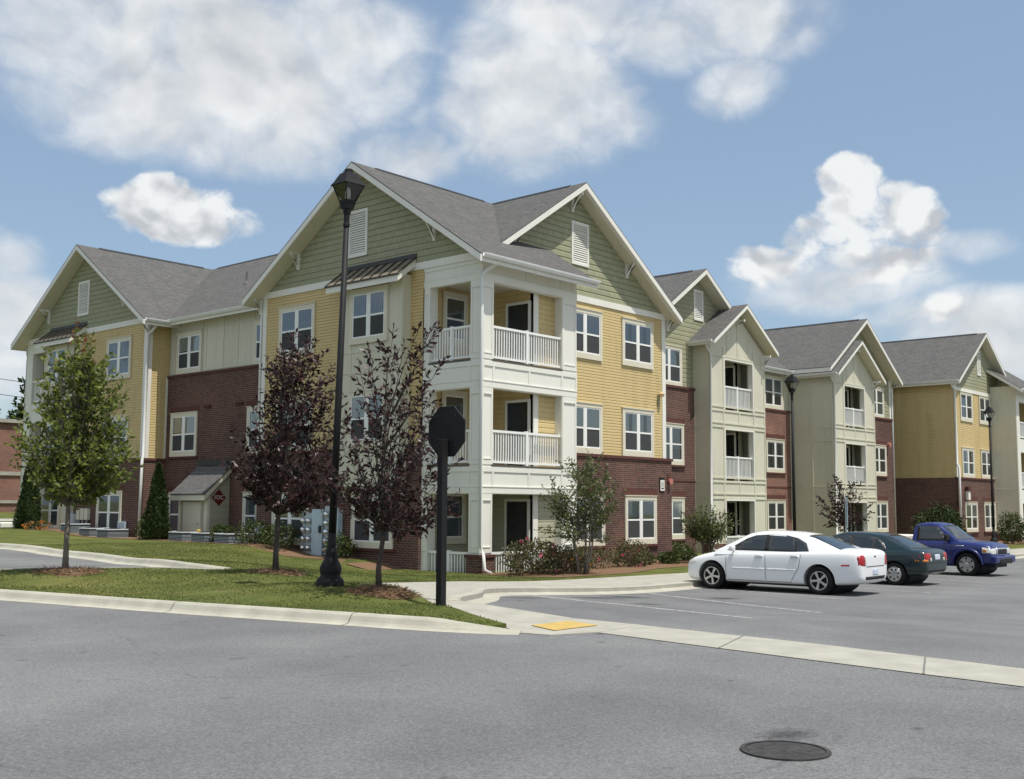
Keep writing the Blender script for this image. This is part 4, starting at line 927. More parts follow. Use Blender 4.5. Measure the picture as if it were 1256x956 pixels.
# ---- section 4: yellow gable wing at the far end and its tower
W4 = Fac('W', 40.85)
wall(W4, 1.5, 8, -.5, 3.78, BRICK, .06); wall(W4, 1.5, 8, 3.78, 9.2, YELLOW, 0); siding(W4, lambda z: (1.7, 8), 3.8, 9.1, .102, YELLOW)
S5 = Fac('S', 1.5); CX = 45.05
wall(S5, 40.85, 50.0, -.5, 3.72, BRICK, .10); trim(S5, [(40.8, 50, 3.72, 3.82)], SOLDIER, -.1, .15, 'brick_ledge'); wall(S5, 40.9, 50, 3.82, 9.2, YELLOW, 0); siding(S5, lambda z: (41.1, 49.5), 3.82, 8.8, .102, YELLOW)
trim(S5, [(40.85, 41.1, 3.82, 9.1)], WHITE, 0, .05, 'corner_board'); trim(S5, [(40.85, 49.5, 8.78, 8.98)], WHITE, 0, .06, 'frieze_board')
prismwall(S5, [(40.9, 9.2), (49.2, 9.2), (CX, 12.0)], GREENL, .2, 'gable'); siding(S5, lambda z: (max(41, CX - max(0, 12.26 - z) / .667), min(49.4, CX + max(0, 12.26 - z) / .667)), 8.98, 12.24, .2, GREENL, .02)
vent(S5, 45.0, 9.95, .6, 1.5)
for a in (42.7, 45.75):
    for z, k in zip(WZ, ('nb', 'nc', 'nbd') if a < 44 else ('nc', 'nb', 'nd')): put_window(S5, a, z, k, o=.105 if z < 3 else .026)
slope([(40.35, .95, 9.3), (CX, .95, 12.5), (CX, 12, 12.5), (40.35, 12, 9.3)]); slope([(49.75, .95, 9.3), (CX, .95, 12.5), (CX, 12, 12.5), (49.75, 12, 9.3)]); ridgecap((CX, 1.5, 12.5), (CX, 11, 12.5))
gutter((40.33, 6.5, 9.3), (40.33, 1.0, 9.3)); brace(S5, 48.3, 10.2, .5)
pipe([(40.45, 1.5, 9.2), (40.7, 1.45, 8.9), (40.82, 1.42, 8.7), (40.82, 1.42, 4.6), (40.8, 1.30, 4.35), (40.8, 1.28, .3)], .07)
bx('tower_side', CREAM, (46.8, 0.0, .55, 47.1, 1.5, 9.4)); wall(Fac('W', 46.8), 0, 1.5, -.4, .55, BRICK, .06)
battens(Fac('W', 46.8), [.04, 1.4], .6, 9.3, [.7, 2.4, 3.2, 5.4, 6.2, 8.5], CREAM)
for z0, z1 in ((-.4, .6), (2.38, Z2), (5.44, Z3), (8.48, 9.4)): bx('spandrel', PANELW, (47.1, 0, z0, 51.2, .25, z1))
bx('tower_post', PANELW, (46.82, -.02, .5, 47.35, .4, 9.3), (50.6, 0, -.4, 51.2, .5, 9.3)); bx('balcony_wall', OLIVE, (47.1, 1.3, 0, 51.2, 1.5, 9.2))
for z in (Z2, Z3): railing(Fac('S', 0), 47.35, 50.6, z)
slope([(46.35, -.5, 9.19), (52, -.5, 9.19), (52, 4.3, 12.39), (45.5, 4.3, 12.39), (46.35, 1.5, 10.55)])
gutter((46.4, -.52, 9.2), (52, -.52, 9.2))
bx('wall', YELLOW, (50.9, .5, -.4, 51.15, 12, 9.1))
sm = MB(); sm.box(11.85, 7.5, -.4, 50.9, 7.7, 9.0); sm.build('back_wall', CREAM, B)

# ------------------------------------------------------------------ small fixtures on and by the walls
def fixture(name, label, cat, loc, rz=0, group=None): return empty(name, label, cat, loc, rz, group)
p = fixture('address_sign', 'small white plaque with black border on the brick near the corner', 'sign', (11.18, 1.38, 2.6))
m = MB(); m.box(-.16, 0, 0, .16, -.03, .50); m.build('backing', BLACKP, p); m = MB(); m.box(-.13, -.03, .03, .13, -.045, .42); m.build('panel', WHITE, p)
m = MB(); m.box(-.08, -.045, .18, .08, -.049, .36); m.build('grey_panel', simple('sign_grey', (.42, .44, .40), .6), p); m = MB(); m.box(-.07, -.045, .09, .07, -.049, .14); m.build('dark_strip', BLACKP, p)
p = fixture('alarm_horn', 'small red fire alarm horn on the brick beside the address plaque', 'alarm', (11.62, 1.38, 2.98)); m = MB(); m.lathe([(.06, 0), (.10, -.08), (.12, -.14)], 12, (0, 0, 0), 'y'); m.build('horn', simple('faded_red', (.42, .16, .14), .6), p); m = MB(); m.box(-.09, -.0, -.04, .09, -.03, .26); m.build('box', SOLDIER, p)
p = fixture('alarm_horn', 'red fire alarm horn on the brick beyond the second cream balcony tower', 'alarm', (38.1, 4.3, 5.6)); m = MB(); m.lathe([(.07, 0), (.12, -.1), (.14, -.2)], 12, (0, 0, 0), 'y'); m.build('horn', MATS['faded_red'], p)
p = fixture('wall_lamp', 'small tan lantern on the yellow siding by the white corner board', 'wall lamp', (11.12, 1.47, 5.75)); m = MB(); m.box(-.05, 0, .0, .05, -.06, .42); m.build('bracket', GREENL, p); m = MB(); m.lathe([(.10, 0), (.12, .10), (.03, .18)], 10, (.03, -.14, .34)); m.build('shade', simple('tan_shade', (.55, .40, .24), .5), p)
p = fixture('wall_lamp', 'white lantern box on the brick of the far yellow wing', 'wall lamp', (42.0, 1.36, 2.55)); m = MB(); m.box(-.17, 0, 0, .17, -.16, .5); m.build('lens', WHITE, p); m = MB(); m.box(-.2, 0, .5, .2, -.2, .75); m.build('hood', SOLDIER, p)
p = fixture('fire_department_sign', 'red diamond sign reading FDC on the entry shed wall', 'sign', (.46, 13.575, 2.28)); m = MB(); m.prism([(0, 0, -.30), (.30, 0, 0), (0, 0, .30), (-.30, 0, 0)], (0, -.012, 0)); m.build('plate', RED, p)
fc = bpy.data.curves.new('lettering', 'FONT'); fc.body = 'FDC'; fc.size = .21; fc.align_x = 'CENTER'; fc.align_y = 'CENTER'; fc.extrude = .003
ft = bpy.data.objects.new('lettering', fc); col.objects.link(ft)
bpy.context.view_layer.update(); lm_ = bpy.data.meshes.new_from_object(ft.evaluated_get(bpy.context.evaluated_depsgraph_get())); bpy.data.objects.remove(ft)
ft = bpy.data.objects.new('lettering', lm_); col.objects.link(ft); lm_.materials.clear(); lm_.materials.append(WHITE); ft.parent = p; ft.location = (0, -.016, .0); ft.rotation_euler = (math.pi / 2, 0, 0)
# electric meter bank
p = fixture('electric_meter_bank', 'grey electric meter cabinet with rows of round meters on the brick', 'electric meters', (-.12, 6.6, .4), -math.pi / 2)
m = MB(); m.box(-1.08, 0, 0, -.55, -.16, 1.38); m.box(.05, 0, .05, .40, -.16, 1.6); m.build('meter_cabinet', GRAYM, p, bevel=.01)
m = MB(); m.box(-.54, 0, .02, -.02, -.22, 1.5); m.box(.42, 0, .1, .75, -.2, 1.55); m.build('switch_cabinet', simple('light_grey_metal', (.42, .52, .59), .4, .5), p, bevel=.01)
m = MB(); m.box(-.15, -.22, .75, -.03, -.26, .98); m.build('cabinet_lock', DARKM, p)
for x in (-.95, -.68):
    for k in range(4): MB().lathe([(.095, 0), (.095, -.06), (.085, -.14), (.05, -.17)], 14, (x, -.16, .25 + k * .29), 'y').build('meter', CHROME, p, smooth=True)
for k in range(5): MB().lathe([(.095, 0), (.095, -.06), (.085, -.14), (.05, -.17)], 14, (.22, -.16, .22 + k * .28), 'y').build('meter', CHROME, p, smooth=True)
p = fixture('utility_cabinet', 'grey utility cabinet and three cream meter boxes on the far left brick', 'utility cabinet', (-.12, 22.4, .85), -math.pi / 2)
m = MB(); m.box(-1.05, 0, 0, -.35, -.25, .75); m.build('cabinet', GRAYM, p, bevel=.01)
for x in (-.2, .13, .46):
    m = MB(); m.box(x - .13, 0, .5, x + .13, -.16, .98); m.build('meter_box', simple('cream_metal', (.60, .58, .47), .4), p, bevel=.02)
m = MB()
for x in (-.2, .13, .46): m.tube([(x, -.08, .52), (x, -.1, .1), (x + .05, -.1, -.1)], .035, 7)
m.build('conduit', GRAYM, p)
for (x, y, z, lab) in ((-.12, 19.2, 1.05, 'small grey telephone boxes on a post beside the far left ground window'), (-.13, 10.05, 1.05, 'small grey telephone boxes on brick between the window and the entry shed')):
    p = fixture('telephone_box', lab, 'utility box', (x, y, z), -math.pi / 2)
    for k in range(3): MB().box(-.28 + k * .19, 0, 0, -.11 + k * .19, -.1, .28).build('box', GRAYM, p, bevel=.01)
    MB().tube([(-.15, -.05, 0), (-.15, -.05, -.55)], .025, 6).tube([(.2, -.05, 0), (.2, -.05, -.55)], .025, 6).build('conduit', GRAYM, p)
# air conditioners
ac = None
def make_ac():
    p = empty('air_conditioner', '', 'air conditioner'); m = MB()
    m.box(-.42, -.42, .06, .42, .42, .68); m.build('casing', simple('ac_grey', (.05, .055, .06), .6), p, bevel=.03)
    s = MB()
    for i in range(11):
        z = .12 + i * .048; s.box(-.43, -.43, z, .43, -.42, z + .014); s.box(-.43, -.43, z, -.42, .43, z + .014); s.box(.42, -.43, z, .43, .43, z + .014)
    s.build('grille', GRAYM, p)
    MB().box(-.44, -.44, .68, .44, .44, .73).build('lid', simple('ac_lid', (.42, .45, .47), .5), p, bevel=.02); MB().lathe([(.32, .735), (.32, .75), (.05, .755)], 18).build('fan_guard', DARKM, p)
    MB().box(-.52, -.52, -.05, .52, .52, .06).build('pad', CONC, p)
    MB().box(-.435, .05, .2, -.432, .3, .3).build('sticker', RED, p)
    return p
labs = [((-.85, 13.6), 'grey air conditioner left of the short yellow post by the entry shed'), ((-.85, 12.2), 'grey air conditioner right of the short yellow post, under the red diamond sign'), ((-.9, 10.7), 'grey air conditioner with red sticker standing alone right of the entry shed'), ((-.9, 18.6), 'grey air conditioner with red sticker nearest the white downspout'), ((-.9, 20.0), 'middle grey air conditioner in the row under the far left window'), ((-.9, 21.5), 'farthest grey air conditioner, below the cream meter boxes')]
proto = make_ac()
for i, ((x, y), lab) in enumerate(labs):
    c = proto if i == 0 else copy_tree(proto); c.location = (x, y, LZ(x, y) - .40); c['label'] = lab; c['group'] = 'air conditioners along the west wall'
p = empty('bollard', 'short yellow post standing before the entry shed corner', 'bollard', (-.75, 12.95, LZ(-.75, 12.95) - .02)); MB().lathe([(.085, 0), (.085, .40), (.06, .44)], 12).build('post', YEL, p, smooth=True); MB().lathe([(.13, -.02), (.13, .03)], 12).build('foot', CONC, p)
p = empty('splash_block', 'white plastic downspout extension lying at the brick corner', 'downspout extension', (12.0, 1.0, .16)); MB().prism([(-.1, -.1, 0), (.1, .1, 0), (.1, .1, .12), (-.1, -.1, .12)], (.75, -.8, -.05)).build('trough', GUTTER, p)
bx2 = MB().box(-.3, -.3, 0, .3, .3, .25); tag(bx2.build('utility_vault', WHITE, loc=(-1.9, 25.6, LZ(-1.9, 25.6)), bevel=.05), 'low white box on the lawn beside the far cypress', 'utility box')

# ------------------------------------------------------------------ lamp posts
def make_lamp():
    p = empty('street_lamp', '', 'street lamp', group='black lantern street lamps')
    m = MB(); m.lathe([(.23, -.1), (.23, .12), (.205, .16), (.16, .20), (.175, .25), (.182, .33), (.155, .40), (.115, .47), (.088, .53), (.10, .56), (.088, .60), (.072, .66), (.066, .9)], 24); m.build('base', BLACKP, p, smooth=True)
    m = MB(); m.lathe([(.066, .88), (.058, 3), (.046, 6.30)], 12, cap=True); m.build('pole', BLACKP, p, smooth=True)
    m = MB(); m.lathe([(.058, 6.08), (.058, 6.13), (.050, 6.14), (.052, 6.28), (.062, 6.30), (.075, 6.385)], 12)
    r2 = math.sqrt(2)
    m.lathe([(.076 * r2, 6.38), (.102 * r2, 6.51), (.098 * r2, 6.53)], 4, rot=R_(45)); cup = m.build('lantern_cup', BLACKP, p)
    for sx_, sy_ in ((1, 1), (1, -1), (-1, 1), (-1, -1)): m = MB(); m.tube([(.098 * sx_, .098 * sy_, 6.52), (.188 * sx_, .188 * sy_, 6.79)], .011, 6); m.build('lantern_bar', BLACKP, p)
    m = MB(); m.lathe([(.095 * r2, 6.53), (.185 * r2, 6.78)], 4, rot=R_(45), cap=False); m.build('lantern_glass', LAMPGL, p)
    m = MB(); m.lathe([(.212 * r2, 6.78), (.212 * r2, 6.80), (.196 * r2, 6.82), (.178 * r2, 6.85), (.112 * r2, 6.99), (.104 * r2, 7.0)], 4, rot=R_(45)); m.lathe([(.085, 6.99), (.085, 7.03), (.07, 7.04), (.07, 7.07), (.03, 7.09)], 12); m.build('lantern_roof', BLACKP, p)
    m = MB(); m.lathe([(.025, 6.53), (.045, 6.58), (.05, 6.66), (.04, 6.73), (.025, 6.77)], 10); m.build('bulb', simple('bulb_glass', (.6, .6, .56), .2), p, smooth=True)
    return p
lp = make_lamp()
for i, (x, y, z, rz, lab) in enumerate(((-11.38, -7.29, .68, R_(-8), 'tall black lantern street lamp in the grass between the purple trees'), (16.4, -1.2, .13, R_(3), 'black lantern street lamp behind the white car, before the cream tower'), (35.3, -2.3, .13, R_(5), 'small far black lantern street lamp behind the blue pickup'))):
    c = lp if i == 0 else copy_tree(lp); c.location = (x, y, z); c.rotation_euler = (0, 0, rz + R_(-8)); c['label'] = lab
    if i == 0: c.rotation_euler = (Matrix.Rotation(R_(1.35), 3, Vector((.7485, .663, 0))) @ Matrix.Rotation(R_(-4), 3, 'Z')).to_euler()
# stop sign seen from behind
p = empty('stop_sign', 'black back of an octagonal road sign on a thick square black post', 'road sign', (-11.35, -9.85, .55), R_(-90))
m = MB(); m.box(-.058, -.058, -.3, .056, .056, 2.5); m.build('post', BLACKP, p, bevel=.008)
m = MB(); rr = .385 / math.cos(R_(22.5))
m.prism([(rr * math.cos(R_(22.5 + 45 * k)) + .0, .066, 2.62 + rr * math.sin(R_(22.5 + 45 * k))) for k in range(8)], (0, .03, 0)); m.build('sign_plate', BLACKP, p, bevel=.004)
m = MB()
for x, z in ((-.2, 2.86), (.2, 2.4), (-.2, 2.4), (.2, 2.86)): m.lathe([(.012, .0), (.012, -.012)], 8, (x, .064, z), 'y')
m.build('bolt', DARKM, p)
# parking sign edge-on
p = empty('parking_sign', 'thin grey signpost with narrow white plates, seen edge on beside the white car', 'road sign', (16.2, -3.4, .1), R_(27)); MB().box(-.04, -.03, 0, .04, .03, 2.35).build('post', GRAYM, p); MB().box(-.16, -.06, 1.25, .16, -.04, 2.35).build('plate', simple('sign_pale_blue', (.40, .52, .60), .5), p)

# ------------------------------------------------------------------ plants
def leaves_mesh(name, P, D, L, Wd, mat, parent, seed=0, fold=.25):
    rs = np.random.RandomState(seed); n = len(P); P = np.asarray(P, float); D = np.asarray(D, float)
    D /= np.linalg.norm(D, axis=1)[:, None] + 1e-9
    r = rs.normal(size=(n, 3)); S = np.cross(D, r); S /= np.linalg.norm(S, axis=1)[:, None] + 1e-9; U = np.cross(S, D)
    l = (L * rs.uniform(.7, 1.25, n))[:, None]; ww = (Wd * rs.uniform(.75, 1.2, n))[:, None]
    v = np.empty((n, 4, 3)); v[:, 0] = P; v[:, 1] = P + D * l * .45 + S * ww * .5 + U * ww * fold; v[:, 2] = P + D * l - U * ww * .15; v[:, 3] = P + D * l * .45 - S * ww * .5 + U * ww * fold
    me = bpy.data.meshes.new(name); me.vertices.add(n * 4); me.vertices.foreach_set('co', v.ravel()); me.loops.add(n * 4); me.loops.foreach_set('vertex_index', np.arange(n * 4)); me.polygons.add(n); me.polygons.foreach_set('loop_start', np.arange(n) * 4)
    me.update(calc_edges=True); me.validate(); me.materials.append(mat)
    o = bpy.data.objects.new(name, me); col.objects.link(o)
    if parent: o.parent = parent
    return o
def tree(name, label, cat, loc, trunk_r, clear, top, env, nsh, lps, ll, lw, mat, bark, seed, group=None, trunks=1, lean=(0, 0), tip=None, tipz=0, up=1.1, inner=.35, t0=.22, spread=.07, droop=.0, shift=(0, 0)):
    rs = random.Random(seed); root = empty(name, label, cat, loc, 0, group)
    ez = [e[0] for e in env]; er = [e[1] for e in env]
    tb = MB(); P = []; D = []; P2 = []; D2 = []
    bases = []
    for k in range(trunks):
        if trunks == 1: path = [(0, 0, -.1)] + [(lean[0] * z + rs.uniform(-.03, .03), lean[1] * z + rs.uniform(-.03, .03), z) for z in np.linspace(.4, top * .82, 6)]
        else:
            a = 6.28 * k / trunks + rs.random(); path = [(.1 * math.cos(a), .1 * math.sin(a), -.1)] + [((.1 + .16 * z) * math.cos(a) + rs.uniform(-.04, .04), (.1 + .16 * z) * math.sin(a) + rs.uniform(-.04, .04), z) for z in np.linspace(.4, top * .75, 5)]
        rad = [trunk_r * (1.25 if i == 0 else 1 - .8 * i / (len(path) - 1)) for i in range(len(path))]
        tb.tube(path, rad, 8); bases.append(path)
    def onpath(path, z):
        for a, b in zip(path, path[1:]):
            if a[2] <= z <= b[2]: t = (z - a[2]) / (b[2] - a[2]); return Vector(a) + (Vector(b) - Vector(a)) * t
        return Vector(path[-1])
    for i in range(nsh):
        while True:
            h = rs.uniform(ez[0], ez[-1]); rr = np.interp(h, ez, er)
            if rs.random() < (rr / max(er)) ** 1.15 + .05: break
        a = rs.uniform(0, 6.283); q = rr * (inner + (1 - inner) * math.sqrt(rs.random()))
        path = bases[rs.randrange(len(bases))]
        e = Vector((q * math.cos(a) + lean[0] * h + shift[0], q * math.sin(a) + lean[1] * h + shift[1], h))
        z0 = max(clear, h - q * up - rs.uniform(.1, .7)); z0 = min(z0, path[-1][2] - .05)
        s0 = onpath(path, z0); c = s0 * .45 + e * .55 + Vector((0, 0, -.12 * q)) + Vector((rs.uniform(-.1, .1), rs.uniform(-.1, .1), 0))
        pts = []
        for k in range(7):
            t = k / 6; pts.append(s0 * (1 - t) ** 2 + c * 2 * t * (1 - t) + e * t * t)
        tb.tube(pts[::2], [trunk_r * .28, trunk_r * .2, trunk_r * .12, .004], 5, cap=False)
        tg = (e - s0).normalized(); ntw = max(4, lps // 7); per = max(3, lps // (ntw + 1))
        for k in range(ntw + 1):
            t = t0 + (1 - t0) * ((k + rs.random() * .6) / ntw) ** .85 if k < ntw else 1.0
            t = min(1.0, t); x = s0 * (1 - t) ** 2 + c * 2 * t * (1 - t) + e * t * t
            sd = Vector((rs.gauss(0, 1), rs.gauss(0, 1), rs.gauss(.25, .6))).normalized()
            td = (tg * .55 + sd * .85).normalized() if k < ntw else tg
            tl = spread * rs.uniform(2.6, 5.2); tb.tube([x, x + td * tl * .55 + Vector((0, 0, .01)), x + td * tl], [.006, .0045, .003], 3, cap=False)
            for j in range(per):
                u = .12 + .88 * (j + rs.random() * .5) / per; q_ = x + td * tl * u
                ld = (td * .7 + Vector((rs.gauss(0, 1), rs.gauss(0, 1), rs.gauss(-.15 - droop, .75))).normalized() * .8)
                if tip and (q_.z > tipz + rs.gauss(0, .25)): P2.append(q_); D2.append(ld)
                else: P.append(q_); D.append(ld)
    tb.build('trunk', bark, root, smooth=True, uv=False)
    leaves_mesh('crown', P, D, ll, lw, mat, root, seed)
    if P2: leaves_mesh('new_growth', P2, D2, ll, lw, tip, root, seed + 1)
    return root
GP = 'purple leaved plum trees'
tree('plum_tree', 'purple leaved tree left of the tall lamp, fuller of the near two', 'tree', (-9.68, -3.54, .68), .062, 1.15, 4.4, [(1.3, .5), (1.65, 1.1), (2.3, 1.4), (3.0, 1.15), (3.6, .88), (4.2, .68), (4.75, .5)], 96, 56, .125, .054, PLUM, BARKD, 11, GP, shift=(.24, -.27), up=1.7, inner=.2, t0=.3)
tree('plum_tree', 'purple leaved tree between the tall lamp and the black road sign', 'tree', (-11.3, -8.41, .64), .05, 1.0, 3.3, [(1.0, .4), (1.35, 1.05), (2.0, 1.15), (2.6, .88), (3.2, .78), (3.7, .74), (4.1, .6)], 60, 52, .115, .048, PLUM, BARKD, 25, GP, shift=(.16, -.18), lean=(.0, -.03), up=1.7, inner=.25, t0=.3)
tree('plum_tree', 'small purple leaved tree by the signpost in front of the second balcony tower', 'tree', (18.2, -2.4, .1), .05, 1.3, 3.3, [(1.1, .4), (1.6, 1.0), (2.2, .9), (2.7, .6), (3.4, .15)], 44, 34, .13, .06, PLUM, BARKD, 33, GP)
tree('maple_tree', 'green leafy young tree with reddish new shoots on top', 'tree', (-12.53, -.59, .66), .065, 1.35, 4.5, [(1.4, .5), (1.75, 1.05), (2.25, 1.25), (2.8, 1.12), (3.4, .92), (4.0, .74), (4.6, .55), (5.05, .4)], 112, 74, .118, .06, GREENLEAF, BARK, 5, tip=NEWLEAF, tipz=4.7, up=1.75, inner=.15, t0=.3, shift=(.03, -.03))
tree('crape_myrtle', 'multi trunk crape myrtle standing before the right post of the corner tower', 'small tree', (1.78, -2.3, .1), .038, .95, 2.9, [(.95, .6), (1.25, 1.1), (1.7, .9), (2.2, 1.05), (2.7, .85), (3.25, .4)], 50, 80, .095, .056, CRAPE, BARK, 41, trunks=5, spread=.10, t0=.45, inner=.1)
tree('crape_myrtle', 'small bushy crape myrtle just left of the first cream tower', 'small tree', (10.14, -1.2, .1), .035, .7, 1.6, [(.9, .4), (1.2, .85), (1.5, .8), (1.75, .3)], 70, 48, .09, .06, CRAPE, BARK, 43, trunks=4, spread=.09)
def shrub(name, label, cat, loc, rx, ry, hz_, n, ll, lw, mat, seed, group=None, flower=None, nf=0, fs=.06, z0=.03, stems=True, shape='ball', lump=.25):
    rs = np.random.RandomState(seed); root = empty(name, label, cat, loc, 0, group)
    P = []; D = []; F = []; FD = []
    ph = rs.uniform(0, 6.28, 6)
    for i in range(n + nf):
        a = rs.uniform(0, 6.283); u = rs.uniform(0, 1)
        if shape == 'cone':
            z = u ** 1.35; rad = (1 - z) ** .72 * (.25 + .75 * min(1, (z + .1) / .18)); rad *= 1 + lump * math.sin(3 * a + ph[0] + 9 * z) * .5
            k = (.72 + .28 * rs.random()); x = Vector((rx * rad * k * math.cos(a), ry * rad * k * math.sin(a), z0 + hz_ * z)); d = Vector((math.cos(a) * .5, math.sin(a) * .5, 1)) + Vector(rs.normal(0, .35, 3))
        else:
            ph_ = math.acos(1 - 1.85 * u) if u < .99 else 1.5; lm = 1 + lump * (math.sin(3 * a + ph[1]) * math.sin(2.2 * ph_ + ph[2]) + .6 * math.sin(7 * a + ph[3]) * math.sin(5 * ph_ + ph[4]))
            k = (.55 + .45 * rs.random() ** .6) * lm; x = Vector((rx * k * math.sin(ph_) * math.cos(a), ry * k * math.sin(ph_) * math.sin(a), z0 + hz_ * (.42 + .55 * k * math.cos(ph_)))); d = Vector((x.x / rx, x.y / ry, .5)) + Vector(rs.normal(0, .8, 3))
        x.z = max(.02, x.z)
        if i < n: P.append(x); D.append(d)
        else: F.append(x * 1.03); FD.append(d)
    tb = MB()
    for k in range(5 if stems else 1):
        a = k * 1.3 + ph[5]; e = Vector((rx * .5 * math.cos(a), ry * .5 * math.sin(a), hz_ * .65)) if shape != 'cone' else Vector((0, 0, hz_ * .8)); tb.tube([(0, 0, -.05), e * .5 + Vector((0, 0, .05)), e], [.018, .013, .006], 5)
    tb.build('stem', BARKD, root, uv=False)
    if shape == 'cone':
        cm = MB(); cm.lathe([(rx * .55, .04), (rx * .66, hz_ * .2), (rx * .45, hz_ * .5), (rx * .2, hz_ * .8), (.02, hz_ * .93)], 10); cm.build('inner_foliage', CYP, root, uv=False)
    leaves_mesh('foliage', P, D, ll, lw, mat, root, seed)
    if nf:
        Q = []; QD = []
        for x, d in zip(F, FD):
            for k in range(7): Q.append(x + Vector(rs.normal(0, .012, 3))); QD.append(Vector(rs.normal(0, 1, 3)) + Vector((0, 0, .4)))
        leaves_mesh('flower', Q, QD, fs, fs * .8, flower, root, seed + 3)
    return root
shrub('cypress', 'cone shaped dark green cypress beside the entry shed', 'cypress', (-1.0, 15.3, LZ(-1, 15.3) - .05), .56, .56, 2.75, 4200, .11, .055, CYP, 51, 'cone cypresses by the west wall', shape='cone', stems=False)
shrub('cypress', 'cone shaped dark green cypress at the far left corner balcony', 'cypress', (-1.2, 25.0, LZ(-1.2, 25) - .05), .58, .58, 3.0, 3600, .12, .06, CYP, 52, 'cone cypresses by the west wall', shape='cone', stems=False)
shrub('rose_bush', 'rose bush with bright pink flowers against the corner tower railing', 'rose bush', (.75, -1.35, .1), 1.0, .6, .98, 2600, .08, .05, ROSEL, 61, flower=PINK, nf=15, fs=.08)
shrub('rose_bush', 'dull brownish shrub with few blooms between rose bush and crape myrtle', 'rose bush', (2.35, -1.2, .1), .95, .5, .8, 1900, .075, .043, ROSEL, 62, flower=PINK, nf=3, fs=.05)
shrub('rose_bush', 'shrub with deep pink blooms below the brick wall window', 'rose bush', (6.3, -.7, .1), .8, .5, .85, 1500, .08, .048, ROSEL, 63, flower=PINK, nf=7, fs=.085)
shrub('flower_bush', 'small bush with orange flowers beside the crape myrtle trunks', 'flower bush', (3.3, -1.0, .1), .42, .4, .75, 380, .07, .04, BUSH, 64, flower=ORANGE, nf=14, fs=.07)
shrub('shrub', 'thin reddish shrub right of the orange flowers', 'shrub', (4.5, -.6, .1), .9, .45, .7, 950, .075, .038, ROSEL, 65, flower=PINK, nf=4, fs=.05)
for i, (x, y, rx, h, lab) in enumerate(((7.6, -.3, .33, .42, 'low green shrub nearest the rose blooms by the brick corner'), (8.8, -.5, .35, .4, 'low green shrub in the middle of the bed by the brick corner'), (10.9, .3, .45, .45, 'dark round shrub left of the bushy crape myrtle'), (12.6, 1.6, .55, .6, 'dark rounded shrub beside the white downspout foot'))):
    shrub('shrub', lab, 'shrub', (x, y, .1), rx, rx, h, 800, .085, .05, BUSH, 70 + i, 'low green shrubs by the brick')
shrub('shrub', 'big rounded dark green bush before the far yellow and brick wing', 'shrub', (32.8, 1.0 - 1.6, .1), 1.25, 1.1, 2.1, 3600, .14, .08, CYP, 80)
shrub('shrub', 'upright green shrub beside the far lamp at the right edge', 'shrub', (41.6, -1.2, .1), .75, .7, 1.75, 1900, .12, .07, BUSH, 81)
shrub('shrub', 'small yellow green shrub behind the white car trunk', 'shrub', (19.5, -2.8, .1), .5, .45, .9, 420, .09, .05, BUSH, 82)
for i, (x, y, rx, h, lab) in enumerate(((-.55, 16.55, .5, .8, 'small leafy shrub between cypress and shed door'), (-.75, 11.4, .42, .62, 'small green shrub between the two air conditioners right of the shed'), (-.8, 9.55, .55, .8, 'green shrub below the small grey telephone boxes'), (-.75, 8.2, .6, .85, 'green shrub under the left ground window of the near gable'), (-.75, 5.3, .45, .75, 'green shrub right of the electric meters'))):
    shrub('shrub', lab, 'shrub', (x, y, LZ(x, y) - .03), rx, rx, h, 1000, .085, .05, BUSH, 90 + i, 'shrubs along the west wall')
shrub('flower_bush', 'orange red flower patch under the far cypress', 'flower bush', (-1.5, 23.6, LZ(-1.5, 23.6)), .5, .8, .3, 260, .08, .04, ROSEL, 99, flower=ORANGE, nf=16, fs=.09)
# mulch rings and beds
def mulch(name, cx, cy, rx, ry, h, zf, n=0, seed=0):
    rs = random.Random(seed); m = MB(); seg = 28; rings = 6; ph = rs.random() * 6
    idx = []
    for r in range(rings + 1):
        t = r / rings; row = []
        for k in range(seg):
            a = 6.2832 * k / seg; w_ = 1 + .12 * math.sin(3 * a + ph) + .07 * math.sin(5 * a); x = cx + rx * t * w_ * math.cos(a); y = cy + ry * t * w_ * math.sin(a)
            row.append(len(m.v)); m.v.append((x, y, zf(x, y) + h * (1 - t * t) + rs.uniform(-.012, .012) - (.03 if r == rings else 0)))
        idx.append(row)
    for r in range(rings):
        for k in range(seg): m.f.append((idx[r][k], idx[r + 1][k], idx[r + 1][(k + 1) % seg], idx[r][(k + 1) % seg]))
    o = struct(m.build(name, MULCH, smooth=True))
    if n:
        P = []; D = []
        for i in range(n):
            a = rs.random() * 6.283; t = math.sqrt(rs.random()) * 1.08; x = cx + rx * t * math.cos(a); y = cy + ry * t * math.sin(a); P.append((x, y, zf(x, y) + h * max(0, 1 - t * t) + .012)); D.append((rs.gauss(0, 1), rs.gauss(0, 1), abs(rs.gauss(0, .22))))
        s_ = leaves_mesh('pine_straw', P, D, .13, .012, STRAW, None, seed); struct(s_, 'stuff', 'loose brown pine straw on the mulch', None)
    return o
mulch('mulch', -11.3, -8.5, .46, .55, .07, LZ, 1500, 1); mulch('mulch', -9.68, -3.6, .40, .6, .05, LZ, 800, 2); mulch('mulch', -12.5, -.65, .55, .8, .05, LZ, 1500, 3)
struct(sheet('mulch', [(-.2, -.1), (-.3, -1.6), (.2, -2.75), (3.0, -2.9), (6.2, -1.9), (8.6, -1.9), (11.6, -1.3), (13.4, -.6), (13.4, 1.6), (11.9, 1.3), (4.4, 1.4), (4.4, -.1)], lambda x, y: LZ(x, y) + .012, MULCH, .6))
struct(sheet('mulch', [(36, -1.6), (52, -1.8), (52, 1.4), (41, 1.4), (36, 3)], lambda x, y: LZ(x, y) + .012, MULCH, 1.5))
